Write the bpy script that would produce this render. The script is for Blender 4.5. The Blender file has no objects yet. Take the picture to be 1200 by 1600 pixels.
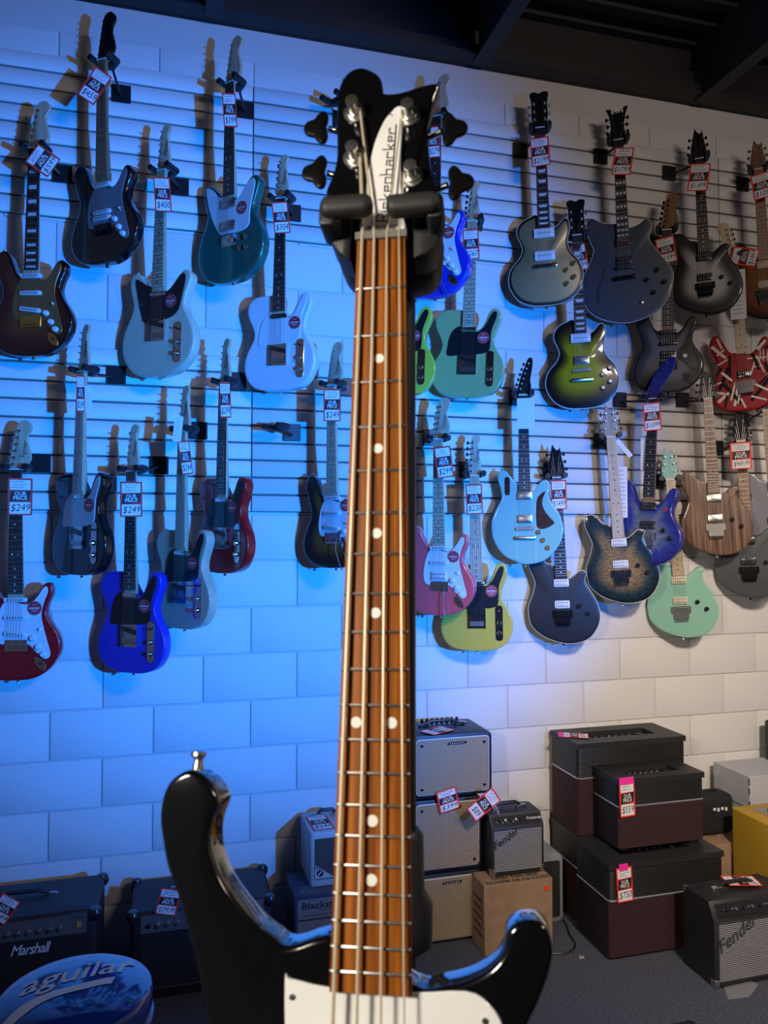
import bpy, bmesh, math, random
from mathutils import Vector, Matrix
random.seed(7)
S = bpy.context.scene
COL = S.collection

# ------------------------------------------------------------------ camera, world, lights, exposure
F_PX = 1200.0
CAM = Vector((0.0, -3.4175, 1.735)); YAW = 0.26710; PITCH = 0.0313
cd = bpy.data.cameras.new('camera'); cam = bpy.data.objects.new('camera', cd); COL.objects.link(cam)
cam.location = CAM; cam.rotation_euler = (math.pi/2 + PITCH, 0, -YAW)
cd.sensor_fit = 'VERTICAL'; cd.sensor_height = 36.0; cd.lens = 27.0
cd.clip_start = 0.02; cd.clip_end = 60
cd.dof.use_dof = True; cd.dof.focus_distance = 3.4; cd.dof.aperture_fstop = 11.0
S.camera = cam
S.view_settings.view_transform = 'Standard'; S.view_settings.look = 'None'
S.view_settings.gamma = 1.0; S.view_settings.use_curve_mapping = False
S.view_settings.exposure = 0.0

W = bpy.data.worlds.new('world'); S.world = W; W.use_nodes = True
W.node_tree.nodes['Background'].inputs[0].default_value = (0.9, 0.85, 0.85, 1)
W.node_tree.nodes['Background'].inputs[1].default_value = 0.035

def aim(o, target):
    o.rotation_euler = (Vector(target) - o.location).to_track_quat('-Z', 'Y').to_euler()
def spot(name, loc, target, watts, color, angle, blend, radius):
    l = bpy.data.lights.new(name, 'SPOT'); l.energy = watts; l.color = color
    l.spot_size = math.radians(angle); l.spot_blend = blend; l.shadow_soft_size = radius
    o = bpy.data.objects.new(name, l); COL.objects.link(o); o.location = loc; aim(o, target); return o
def area(name, loc, target, watts, color, sx, sy):
    l = bpy.data.lights.new(name, 'AREA'); l.energy = watts; l.color = color
    l.shape = 'RECTANGLE'; l.size = sx; l.size_y = sy
    o = bpy.data.objects.new(name, l); COL.objects.link(o); o.location = loc; aim(o, target); return o
# blue stage lamp standing to the right behind the photographer
spot('blue_stage_light', (2.1, -4.2, 1.75), (0.32, 0, 2.16), 2000, (0.0, 0.22, 1.0), 58, 1.0, 0.05)
# warm shop lamp on the ceiling, trained on the amplifiers to the right
spot('warm_shop_light', (1.35, -3.9, 3.3), (3.2, 0, 0.15), 600, (1.0, 0.84, 0.70), 60, 1.0, 0.16)
# unseen area lamp added as general warm fill, high behind the camera
area('warm_fill_light', (2.3, -4.3, 3.6), (2.4, 0, 2.4), 34, (1.0, 0.85, 0.74), 1.2, 0.3)
# photographer's key light to the left of the bass
spot('key_light', (-1.05, -3.55, 2.15), (0.14, -2.85, 1.60), 135, (1.0, 0.90, 0.76), 60, 0.5, 0.14)

# ------------------------------------------------------------------ pixel rays -> points of the room
_r = Vector((math.cos(YAW), -math.sin(YAW), 0)); _f0 = Vector((math.sin(YAW), math.cos(YAW), 0)); _z = Vector((0, 0, 1))
_f = _f0*math.cos(PITCH) + _z*math.sin(PITCH); _u = -_f0*math.sin(PITCH) + _z*math.cos(PITCH)
def ray(px, py): return _f + _r*((px-600)/F_PX) - _u*((py-800)/F_PX)
def at_y(px, py, y):
    d = ray(px, py); return CAM + d*((y-CAM.y)/d.y)
def at_z(px, py, z):
    d = ray(px, py); return CAM + d*((z-CAM.z)/d.z)

# ------------------------------------------------------------------ materials
def nodes(m):
    m.use_nodes = True; nt = m.node_tree; return nt, nt.nodes['Principled BSDF']
MATS = {}
def mat(name, col, rough=0.5, metal=0.0, coat=0.0, spec=0.5, bump=None, var=None):
    if name in MATS: return MATS[name]
    m = bpy.data.materials.new(name); nt, b = nodes(m)
    b.inputs['Base Color'].default_value = (*col, 1); b.inputs['Roughness'].default_value = rough
    b.inputs['Metallic'].default_value = metal; b.inputs['Coat Weight'].default_value = coat
    b.inputs['Coat Roughness'].default_value = 0.04; b.inputs['Specular IOR Level'].default_value = spec
    if bump or var:
        tc = nt.nodes.new('ShaderNodeTexCoord'); n = nt.nodes.new('ShaderNodeTexNoise')
        sc = (bump or var)[0]; n.inputs['Scale'].default_value = sc; n.inputs['Detail'].default_value = 4
        nt.links.new(tc.outputs['Object'], n.inputs['Vector'])
        if bump:
            bp = nt.nodes.new('ShaderNodeBump'); bp.inputs['Strength'].default_value = bump[1]; bp.inputs['Distance'].default_value = bump[2]
            nt.links.new(n.outputs['Fac'], bp.inputs['Height']); nt.links.new(bp.outputs['Normal'], b.inputs['Normal'])
        if var:
            r = nt.nodes.new('ShaderNodeValToRGB'); k = var[1]
            r.color_ramp.elements[0].color = (*[c*(1-k) for c in col], 1); r.color_ramp.elements[1].color = (*[min(1, c*(1+k)) for c in col], 1)
            r.color_ramp.elements[0].position = .3; r.color_ramp.elements[1].position = .7
            nt.links.new(n.outputs['Fac'], r.inputs[0]); nt.links.new(r.outputs[0], b.inputs['Base Color'])
    MATS[name] = m; return m
def wood(name, c0, c1, scale=(60, 4, 60), rough=0.4, coat=0.0, sharp=(.35, .65)):
    if name in MATS: return MATS[name]
    m = bpy.data.materials.new(name); nt, b = nodes(m)
    tc = nt.nodes.new('ShaderNodeTexCoord'); mp = nt.nodes.new('ShaderNodeMapping'); mp.inputs['Scale'].default_value = scale
    n = nt.nodes.new('ShaderNodeTexNoise'); n.inputs['Scale'].default_value = 1.0; n.inputs['Detail'].default_value = 5
    r = nt.nodes.new('ShaderNodeValToRGB'); r.color_ramp.elements[0].position = sharp[0]; r.color_ramp.elements[1].position = sharp[1]
    r.color_ramp.elements[0].color = (*c0, 1); r.color_ramp.elements[1].color = (*c1, 1)
    nt.links.new(tc.outputs['Object'], mp.inputs['Vector']); nt.links.new(mp.outputs[0], n.inputs['Vector'])
    nt.links.new(n.outputs['Fac'], r.inputs[0]); nt.links.new(r.outputs[0], b.inputs['Base Color'])
    b.inputs['Roughness'].default_value = rough; b.inputs['Coat Weight'].default_value = coat; b.inputs['Coat Roughness'].default_value = .05
    MATS[name] = m; return m
def burst(name, stops, rough=.25, coat=1.0, metal=0.0, grain=None):
    """paint that fades from the middle of the body (0) to its rim (1)"""
    if name in MATS: return MATS[name]
    m = bpy.data.materials.new(name); nt, b = nodes(m)
    a = nt.nodes.new('ShaderNodeAttribute'); a.attribute_name = 'rim'
    r = nt.nodes.new('ShaderNodeValToRGB'); el = r.color_ramp.elements
    el[0].position, el[1].position = stops[0][0], stops[-1][0]; el[0].color = (*stops[0][1], 1); el[1].color = (*stops[-1][1], 1)
    for p, c in stops[1:-1]:
        e = el.new(p); e.color = (*c, 1)
    nt.links.new(a.outputs['Fac'], r.inputs[0]); out = r.outputs[0]
    if grain:
        tc = nt.nodes.new('ShaderNodeTexCoord'); mp = nt.nodes.new('ShaderNodeMapping'); mp.inputs['Scale'].default_value = grain[0]
        n = nt.nodes.new('ShaderNodeTexNoise'); n.inputs['Scale'].default_value = 1; n.inputs['Detail'].default_value = 4
        mx = nt.nodes.new('ShaderNodeMix'); mx.data_type = 'RGBA'; mx.blend_type = 'MULTIPLY'; mx.inputs[0].default_value = grain[1]
        r2 = nt.nodes.new('ShaderNodeValToRGB'); r2.color_ramp.elements[0].position = .35; r2.color_ramp.elements[1].position = .62
        r2.color_ramp.elements[0].color = (.25, .22, .2, 1)
        nt.links.new(tc.outputs['Object'], mp.inputs[0]); nt.links.new(mp.outputs[0], n.inputs['Vector']); nt.links.new(n.outputs['Fac'], r2.inputs[0])
        nt.links.new(out, mx.inputs[6]); nt.links.new(r2.outputs[0], mx.inputs[7]); out = mx.outputs[2]
    nt.links.new(out, b.inputs['Base Color'])
    b.inputs['Roughness'].default_value = rough; b.inputs['Coat Weight'].default_value = coat; b.inputs['Metallic'].default_value = metal
    MATS[name] = m; return m
def grid(name, c_line, c_gap, scale, rough=.8, axis='both', duty=.5, bump=.4):
    """woven cloth / ribs: stripes across object x and z"""
    if name in MATS: return MATS[name]
    m = bpy.data.materials.new(name); nt, b = nodes(m)
    tc = nt.nodes.new('ShaderNodeTexCoord'); outs = []
    for ax in (('X', 'Z') if axis == 'both' else ('X', 'Y') if axis == 'xy' else (axis,)):
        w = nt.nodes.new('ShaderNodeTexWave'); w.wave_type = 'BANDS'; w.bands_direction = ax; w.inputs['Scale'].default_value = scale
        nt.links.new(tc.outputs['Object'], w.inputs['Vector']); outs.append(w.outputs['Fac'])
    o = outs[0]
    if len(outs) == 2:
        mm = nt.nodes.new('ShaderNodeMath'); mm.operation = 'MULTIPLY'; nt.links.new(outs[0], mm.inputs[0]); nt.links.new(outs[1], mm.inputs[1]); o = mm.outputs[0]
    r = nt.nodes.new('ShaderNodeValToRGB'); r.color_ramp.elements[0].position = max(0, duty-.2); r.color_ramp.elements[1].position = min(1, duty+.2)
    r.color_ramp.elements[0].color = (*c_gap, 1); r.color_ramp.elements[1].color = (*c_line, 1)
    nt.links.new(o, r.inputs[0]); nt.links.new(r.outputs[0], b.inputs['Base Color'])
    bp = nt.nodes.new('ShaderNodeBump'); bp.inputs['Strength'].default_value = bump; bp.inputs['Distance'].default_value = .002
    nt.links.new(o, bp.inputs['Height']); nt.links.new(bp.outputs['Normal'], b.inputs['Normal'])
    b.inputs['Roughness'].default_value = rough
    MATS[name] = m; return m

def paint(name, col, **k):
    k.setdefault('rough', .3); k.setdefault('coat', 1.0); return mat(name, col, **k)
M_WALL = mat('wall_paint', (.66, .64, .62), .75, bump=(55, .35, .004))
M_SLAT = mat('slat_paint', (.68, .66, .64), .55, bump=(30, .1, .002))
M_MDF = mat('bare_fibreboard', (.20, .16, .12), .9)
M_BLACKPAINT = mat('black_ceiling_paint', (.012, .012, .014), .7, bump=(20, .3, .01))
M_CARPET = mat('carpet_pile', (.085, .093, .125), .95, bump=(190, 1.0, .012), var=(190, .9))
M_RUBBER = mat('black_rubber', (.012, .012, .014), .45)
M_STEEL = mat('black_steel', (.012, .012, .013), .35)
M_CHROME = mat('chrome', (.75, .75, .76), .14, 1.0)
M_DULLCHROME = mat('brushed_nickel', (.55, .54, .52), .3, 1.0)
M_GOLDHW = mat('gold_hardware', (.75, .5, .16), .25, 1.0)
M_BLACKHW = mat('black_hardware', (.015, .015, .016), .25, .6)
M_WHITEPL = mat('white_plastic', (.72, .72, .70), .35)
M_CREAMPL = mat('cream_plastic', (.62, .56, .42), .4)
M_BLACKPL = mat('black_plastic', (.012, .012, .013), .25, coat=.5)
M_MAPLE = wood('maple', (.50, .36, .22), (.62, .47, .30), coat=.4)
M_ROAST = wood('roasted_maple', (.22, .12, .06), (.32, .18, .09))
M_ROSE = wood('rosewood', (.022, .013, .010), (.05, .028, .02))
M_EBONY = mat('ebony', (.012, .011, .011), .35)
M_FRET = mat('fret_wire', (.42, .41, .39), .42, 1.0)
M_STRING = mat('string_steel', (.62, .60, .55), .3, 1.0)
M_PEARL = mat('pearl_inlay', (.72, .72, .70), .3)
M_RED = mat('tag_red', (.75, .035, .02), .6)
M_PAPER = mat('tag_white', (.74, .74, .74), .7)
M_INK = mat('black_ink', (.008, .008, .009), .6)
M_WPRINT = mat('white_print', (.75, .75, .75), .6)
M_STICKER = mat('sticker_red', (.42, .02, .035), .5)

# ------------------------------------------------------------------ mesh helpers
class MB:
    def __init__(s): s.v = []; s.f = []; s.rim = {}
    def add(s, vs, fs):
        o = len(s.v); s.v += [tuple(x) for x in vs]; s.f += [tuple(i+o for i in f) for f in fs]; return o
    def box(s, c, d, rz=0):
        x, y, z = d[0]/2, d[1]/2, d[2]/2; ca, sa = math.cos(rz), math.sin(rz)
        vs = [(c[0]+a*x*ca-b*y*sa, c[1]+a*x*sa+b*y*ca, c[2]+e*z) for a in (-1, 1) for b in (-1, 1) for e in (-1, 1)]
        s.add(vs, [(0, 1, 3, 2), (4, 6, 7, 5), (0, 4, 5, 1), (2, 3, 7, 6), (0, 2, 6, 4), (1, 5, 7, 3)]); return s
    def cyl(s, p0, p1, r0, r1=None, n=12, cap=True):
        r1 = r0 if r1 is None else r1; p0 = Vector(p0); p1 = Vector(p1); d = (p1-p0).normalized()
        a = d.orthogonal().normalized(); b = d.cross(a)
        vs = [p0+(a*math.cos(t)+b*math.sin(t))*r0 for t in [2*math.pi*i/n for i in range(n)]]
        vs += [p1+(a*math.cos(t)+b*math.sin(t))*r1 for t in [2*math.pi*i/n for i in range(n)]]
        fs = [(i, (i+1) % n, n+(i+1) % n, n+i) for i in range(n)]
        if cap: fs += [tuple(range(n-1, -1, -1)), tuple(range(n, 2*n))]
        s.add(vs, fs); return s
    def tube(s, pts, r, n=8):
        pts = [Vector(p) for p in pts]; rs = r if isinstance(r, (list, tuple)) else [r]*len(pts); vs = []; a = None
        for i, p in enumerate(pts):
            d = (pts[min(i+1, len(pts)-1)]-pts[max(i-1, 0)]).normalized()
            a = d.orthogonal().normalized() if a is None else (a-d*a.dot(d)).normalized()
            b = d.cross(a)
            vs += [p+(a*math.cos(2*math.pi*k/n)+b*math.sin(2*math.pi*k/n))*rs[i] for k in range(n)]
        m = len(pts); fs = [(i*n+k, i*n+(k+1) % n, (i+1)*n+(k+1) % n, (i+1)*n+k) for i in range(m-1) for k in range(n)]
        fs += [tuple(range(n-1, -1, -1)), tuple(range((m-1)*n, m*n))]
        s.add(vs, fs); return s
    def lathe(s, prof, c=(0, 0, 0), axis='z', n=16):
        vs = []
        for r, h in prof:
            for k in range(n):
                t = 2*math.pi*k/n; x, y = r*math.cos(t), r*math.sin(t)
                p = {'z': (x, y, h), 'y': (x, h, -y), 'x': (h, x, y)}[axis]; vs.append((c[0]+p[0], c[1]+p[1], c[2]+p[2]))
        m = len(prof); fs = [(i*n+k, i*n+(k+1) % n, (i+1)*n+(k+1) % n, (i+1)*n+k) for i in range(m-1) for k in range(n)]
        fs += [tuple(range(n-1, -1, -1)), tuple(range((m-1)*n, m*n))]
        s.add(vs, fs); return s
    def slab(s, out, z0, z1, r=0.0, dome=0.0, inner=None, centre=None, rr=3):
        """outline extruded z0..z1 with edges rounded by r; inner rings carry the 'rim' value and a dome"""
        n = len(out); A = sum(out[i][0]*out[(i+1) % n][1]-out[(i+1) % n][0]*out[i][1] for i in range(n))
        if A < 0: out = out[::-1]
        nor = []
        for i in range(n):
            dx, dy = out[(i+1) % n][0]-out[i-1][0], out[(i+1) % n][1]-out[i-1][1]; l = math.hypot(dx, dy) or 1; nor.append((-dy/l, dx/l))
        prof = []
        if r > 0:
            for k in range(rr+1):
                t = math.pi/2*k/rr; prof.append((r*(1-math.sin(t)), z0+r*(1-math.cos(t))))
            for k in range(rr+1):
                t = math.pi/2*k/rr; prof.append((r*(1-math.cos(t)), z1-r*(1-math.sin(t))))
        else: prof = [(0, z0), (0, z1)]
        vs = []; rim = []
        for ins, z in prof:
            vs += [(p[0]+q[0]*ins, p[1]+q[1]*ins, z) for p, q in zip(out, nor)]; rim += [1.0]*n
        rings = len(prof)
        if inner:
            last = vs[-n:]; cx, cy = centre or (0, 0)
            for f in inner:
                vs += [(cx+(p[0]-cx)*f, cy+(p[1]-cy)*f, z1+dome*(1-f*f)) for p in last]; rim += [f]*n; rings += 1
            vs.append((cx, cy, z1+dome)); rim.append(0)
        fs = [(i*n+k, i*n+(k+1) % n, (i+1)*n+(k+1) % n, (i+1)*n+k) for i in range(rings-1) for k in range(n)]
        fs.append(tuple(range(n-1, -1, -1)))
        if inner: fs += [((rings-1)*n+k, (rings-1)*n+(k+1) % n, rings*n) for k in range(n)]
        else: fs.append(tuple(range((rings-1)*n, rings*n)))
        o = s.add(vs, fs)
        for i, x in enumerate(rim): s.rim[o+i] = x
        return s
    def mesh(s, name, m, smooth=40):
        me = bpy.data.meshes.new(name); me.from_pydata(s.v, [], s.f); me.update()
        if m: me.materials.append(m)
        if s.rim:
            a = me.attributes.new('rim', 'FLOAT', 'POINT')
            for i, x in s.rim.items(): a.data[i].value = x
        if smooth:
            me.polygons.foreach_set('use_smooth', [len(p.vertices) < 9 for p in me.polygons])
            me.set_sharp_from_angle(angle=math.radians(smooth))
        return me
    def build(s, name, m, parent=None, smooth=40):
        return obj(name, s.mesh(name, m, smooth), parent)
def obj(name, me, parent=None, mtx=None):
    o = bpy.data.objects.new(name, me); COL.objects.link(o)
    if parent: o.parent = parent
    if mtx: o.matrix_local = mtx
    return o
def empty(name, mtx=None, loc=None):
    o = bpy.data.objects.new(name, None); COL.objects.link(o); o.empty_display_size = .05
    if mtx is not None: o.matrix_world = mtx
    if loc is not None: o.location = loc
    return o
def tag(o, label=None, cat=None, group=None, kind=None):
    if label: o['label'] = label
    if cat: o['category'] = cat
    if group: o['group'] = group
    if kind: o['kind'] = kind
    return o
def spline(pts, sub=4, closed=True):
    n = len(pts); out = []
    for i in range(n if closed else n-1):
        p0, p1, p2, p3 = pts[(i-1) % n], pts[i], pts[(i+1) % n], pts[(i+2) % n]
        for k in range(sub):
            t = k/sub
            out.append(tuple(.5*((2*p1[j])+(-p0[j]+p2[j])*t+(2*p0[j]-5*p1[j]+4*p2[j]-p3[j])*t*t+(-p0[j]+3*p1[j]-3*p2[j]+p3[j])*t**3) for j in (0, 1)))
    return out
def mm(pts): return [(x/1000, y/1000) for x, y in pts]
def rrect(w, h, r, cx=0, cy=0, n=4):
    o = []
    for sx, sy, a0 in ((1, 1, 0), (-1, 1, 90), (-1, -1, 180), (1, -1, 270)):
        for k in range(n+1):
            a = math.radians(a0+90*k/n); o.append((cx+sx*(w/2-r)+r*math.cos(a), cy+sy*(h/2-r)+r*math.sin(a)))
    return o
_T = {}
def text_mesh(s, size, m, shear=0.0, bold=0.0, spacing=1.0):
    key = (s, size, m.name, shear, bold, spacing)
    if key not in _T:
        c = bpy.data.curves.new('lettering', 'FONT'); c.body = s; c.size = size; c.shear = shear; c.offset = bold; c.space_character = spacing
        c.align_x = 'CENTER'; c.align_y = 'CENTER'; c.resolution_u = 2; c.fill_mode = 'FRONT'
        o = bpy.data.objects.new('lettering', c); me = bpy.data.meshes.new_from_object(o); me.name = 'lettering'
        bpy.data.objects.remove(o); me.materials.clear(); me.materials.append(m); _T[key] = me
    return _T[key]
def text(s, size, m, parent, mtx, name='lettering', **k):
    return obj(name, text_mesh(s, size, m, **k), parent, mtx)
def ribbon(mb, pts, w, z=0.0):
    for (x0, y0), (x1, y1) in zip(pts, pts[1:]):
        l = math.hypot(x1-x0, y1-y0) or 1; nx, ny = -(y1-y0)/l*w/2, (x1-x0)/l*w/2; ex, ey = (x1-x0)/l*w*.4, (y1-y0)/l*w*.4
        mb.add([(x0-ex+nx, y0-ey+ny, z), (x0-ex-nx, y0-ey-ny, z), (x1+ex-nx, y1+ey-ny, z), (x1+ex+nx, y1+ey+ny, z)], [(0, 1, 2, 3)])
    return mb

# ------------------------------------------------------------------ the room
XL, XR = -2.4, 4.4; TOP = 4.007; YB = -6.0
tag(MB().box(((XL+XR)/2, YB/2, -.05), (XR-XL, -YB+.4, .1)).build('floor', M_CARPET, None, 0), kind='structure')
wall = tag(MB().box(((XL+XR)/2, .104, TOP/2), (XR-XL, .2, TOP)).build('wall_back', mat('mortar_paint', (.58, .56, .54), .8), None, 0), kind='structure')
blk = MB().slab(rrect(.3992, .1964, .004, n=2), 0, .014, .003, rr=2).mesh('block', M_WALL, 60)
blk_h = MB().slab(rrect(.1932, .1942, .004, n=2), 0, .014, .003, rr=2).mesh('block', M_WALL, 60)
RB = Matrix.Rotation(math.pi/2, 4, 'X')
for c in range(19):
    z = .1016+.2032*c; off = -.282 if c % 2 else -.282+.2032
    x = off-.4064*2
    while x < 4.0:
        b = obj('block', blk, wall, Matrix.Translation((x+.2032, .012, z)) @ RB); x += .4064
tag(MB().box((XL, YB/2, 2.1), (.1, -YB, 4.4)).build('wall_left', M_WALL, None, 0), kind='structure')
tag(MB().box((XR, YB/2, 2.1), (.1, -YB, 4.4)).build('wall_right', M_WALL, None, 0), kind='structure')
tag(MB().box(((XL+XR)/2, YB, 2.1), (XR-XL, .1, 4.4)).build('wall_front', mat('far_wall', (.10, .09, .085), .9), None, 0), kind='structure')
# corrugated dark roof deck
dk = MB(); nx = 46; vs = []; fs = []
prof = []
y = .3
while y > YB-.1:
    for dy, dz in ((0, 0), (-.05, 0), (-.065, .035), (-.125, .035), (-.14, 0)): prof.append((y+dy, 4.30+dz))
    y -= .15
for (yy, zz) in prof: vs += [(XL, yy, zz), (XR, yy, zz)]
fs = [(2*i, 2*i+1, 2*i+3, 2*i+2) for i in range(len(prof)-1)]
dk.add(vs, fs); tag(dk.build('ceiling', M_BLACKPAINT, None, 0), kind='structure')
for i, x in enumerate((-1.07, .15, 1.40, 2.64, 3.86)):
    b = MB(); b.box((x, YB/2, 4.10), (.012, -YB-.1, .2)); b.box((x, YB/2, 4.005), (.075, -YB-.1, .012)); b.box((x, YB/2, 4.195), (.075, -YB-.1, .012)); b.box((x, YB/2, 4.255), (.05, -YB-.1, .1))
    tag(b.build('trim_%d' % (i+2), mat('steel_beam_paint', (.03, .03, .034), .6), None, 0), kind='structure')
b = MB(); b.box(((XL+XR)/2, -.03, TOP+.045), (XR-XL-.1, .06, .075)); b.box(((XL+XR)/2, -.05, TOP+.012), (XR-XL-.1, .1, .014)); b.box(((XL+XR)/2, .1, TOP+.17), (XR-XL-.1, .2, .34))
tag(b.build('trim_1', mat('ledger_paint', (.02, .019, .019), .6), None, 0), kind='structure')
# slatwall panels: two rows of boards
slat_me = {}
def slatwall(x0, x1, ztop, label):
    """grooves every 76 mm below ztop; each board is its own slat"""
    root = empty('slatwall_panel', loc=((x0+x1)/2, 0, ztop-.57)); tag(root, label, 'slatwall', 'slatwall panels')
    w = x1-x0-.003
    MB().box((0, -.0045, .3033), (w, .004, .684)).build('backing', M_MDF, root, 0)
    for k in range(9):
        h = .0672; zc = .57+.0381-.0762*k
        key = round(w, 3)
        if key not in slat_me:
            slat_me[key] = MB().slab(rrect(w, h, .003, n=1), 0, .014, .002, rr=1).mesh('slat', M_SLAT, 60)
        obj('slat', slat_me[key], root, Matrix.Translation((0, -.0062, zc)) @ RB)
ZU, ZL = 3.669, 2.449
for zt, row in ((ZU, 'upper'), (ZL, 'lower')):
    slatwall(-2.3, .327-.001, zt, 'painted slatwall panel of grooved boards, %s row, left of the seam' % row)
    slatwall(.327+.001, 2.765, zt, 'painted slatwall panel of grooved boards, %s row, middle stretch behind the bass' % row)
    slatwall(2.767, 4.3, zt, 'painted slatwall panel of grooved boards, %s row, at the far right' % row)

# ------------------------------------------------------------------ guitars
OUT = {
 'strat': [(0,0),(60,6),(112,34),(148,80),(160,125),(150,170),(124,212),(110,245),(114,280),(128,312),(131,340),(118,360),(100,358),(84,338),(66,306),(44,288),(28,286),(-28,300),(-46,302),(-64,318),(-78,350),(-92,385),(-112,402),(-134,395),(-146,368),(-143,330),(-128,285),(-118,250),(-122,215),(-142,170),(-160,120),(-158,75),(-138,38),(-100,12),(-50,1)],
 'tele': [(0,0),(60,3),(115,22),(148,62),(160,112),(152,160),(128,205),(113,240),(115,275),(130,315),(140,350),(134,378),(116,392),(98,388),(84,368),(72,335),(56,308),(34,298),(20,320),(-28,386),(-60,392),(-100,392),(-132,378),(-148,350),(-146,315),(-126,270),(-116,240),(-122,208),(-146,165),(-160,115),(-152,62),(-118,20),(-60,3)],
 'offset': [(20,0),(90,14),(150,60),(172,120),(165,175),(140,225),(122,262),(125,300),(140,340),(150,372),(140,395),(118,402),(95,388),(70,360),(45,335),(28,328),(-28,352),(-50,360),(-75,385),(-100,408),(-125,412),(-142,395),(-143,355),(-130,310),(-125,280),(-140,235),(-165,185),(-175,130),(-165,75),(-125,25),(-60,2)],
 'lp': [(0,0),(70,6),(125,34),(158,85),(165,140),(150,190),(120,230),(105,262),(104,300),(114,340),(112,375),(98,390),(82,382),(66,362),(48,350),(28,348),(-28,412),(-60,408),(-95,392),(-118,360),(-119,325),(-102,285),(-98,255),(-115,220),(-150,180),(-165,135),(-158,85),(-125,34),(-70,6)],
 'semi': [(0,0),(108,27),(176,84),(209,175),(199,236),(154,304),(114,372),(127,426),(123,456),(104,469),(74,448),(28,437),(-28,461),(-82,472),(-112,490),(-135,502),(-154,490),(-160,448),(-143,388),(-131,350),(-150,296),(-181,236),(-191,175),(-173,84),(-112,30)],
 'wolf': [(18,0),(110,18),(161,78),(173,143),(152,216),(120,271),(110,308),(121,331),(106,345),(83,340),(55,317),(28,313),(-28,372),(-64,386),(-92,419),(-120,430),(-143,419),(-150,382),(-133,331),(-121,290),(-136,235),(-155,189),(-158,150),(-145,87),(-83,32)],
 'powers': [(13,0),(95,22),(157,90),(178,162),(162,234),(126,288),(112,333),(120,373),(103,398),(76,391),(45,351),(28,347),(-28,378),(-54,405),(-85,443),(-112,445),(-126,414),(-112,360),(-108,315),(-130,270),(-150,225),(-157,189),(-148,117),(-103,45),(-31,9)],
}
HEAD = {
 'strat': [(-21,0),(-27,14),(-24,40),(-8,130),(2,168),(16,184),(36,186),(52,172),(54,152),(42,132),(38,110),(46,80),(52,50),(46,28),(30,14),(21,0)],
 'tele': [(-21,0),(-25,12),(-24,40),(-16,120),(-10,165),(0,182),(14,186),(26,176),(26,160),(18,140),(20,110),(28,70),(32,40),(30,20),(21,0)],
 'lp': [(-21,0),(-30,25),(-37,60),(-35,120),(-42,163),(-20,172),(0,164),(20,172),(42,163),(35,120),(37,60),(30,25),(21,0)],
 'wolf': [(-21,0),(-38,28),(-36,58),(-26,110),(-17,152),(-14,164),(-7,148),(3,134),(14,134),(21,148),(24,128),(27,100),(36,58),(40,28),(21,0)],
 'hockey': [(-21,0),(-34,30),(-20,80),(0,125),(24,160),(50,185),(80,192),(94,182),(88,150),(68,115),(46,80),(34,60),(28,25),(21,0)],
 'semi': [(-21,0),(-34,20),(-34,45),(-30,75),(-38,125),(-48,152),(-24,150),(0,136),(24,152),(48,158),(38,125),(28,75),(32,35),(21,0)],
 'powers': [(-21,0),(-26,30),(-10,90),(10,140),(22,172),(36,182),(46,172),(44,130),(34,75),(38,40),(21,0)],
}
GUARD = {
 'strat': [(-31,298),(-58,264),(-71,215),(-74,170),(-64,142),(-44,136),(0,136),(44,134),(66,112),(95,84),(113,80),(124,98),(111,150),(97,205),(91,242),(99,285),(114,325),(112,346),(99,344),(82,318),(60,292),(30,282)],
 'tele': [(-30,318),(-66,302),(-84,270),(-91,230),(-92,188),(-40,188),(40,190),(78,196),(94,208),(98,245),(100,290),(119,345),(122,372),(108,377),(92,355),(74,318),(50,294),(30,292)],
 'offset': [(-112,388),(-64,362),(-30,348),(30,326),(62,340),(92,372),(116,388),(126,368),(112,300),(97,250),(66,226),(16,214),(-60,210),(-84,255),(-102,325)],
 'offset_big': [(-126,398),(-92,388),(-58,352),(-30,345),(30,320),(62,342),(96,376),(122,388),(132,365),(116,300),(106,255),(104,215),(84,196),(40,190),(-20,196),(-44,196),(-64,215),(-92,265),(-114,325)],
}
CENTRE = {'strat': (0, .17), 'tele': (0, .19), 'offset': (0, .2), 'lp': (0, .19), 'semi': (0, .23), 'wolf': (0, .17), 'powers': (0, .19)}
NUTV = {'strat': .783, 'tele': .783, 'offset': .80, 'lp': .803, 'semi': .842, 'wolf': .79, 'powers': .80}
FRETEND = {'strat': .322, 'tele': .322, 'offset': .345, 'lp': .352, 'semi': .37, 'wolf': .313, 'powers': .345}
BRIDGE = {'strat': .135, 'tele': .135, 'offset': .17, 'lp': .175, 'semi': .205, 'wolf': .143, 'powers': .17}
WR, WL = 'wall', 'ray'
_cache = {}
def cached(key, fn):
    if key not in _cache: _cache[key] = fn()
    return _cache[key]
def taper(v, nv, fe): t = (nv-v)/(nv-fe); return (.0212+(.0282-.0212)*t)

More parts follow.
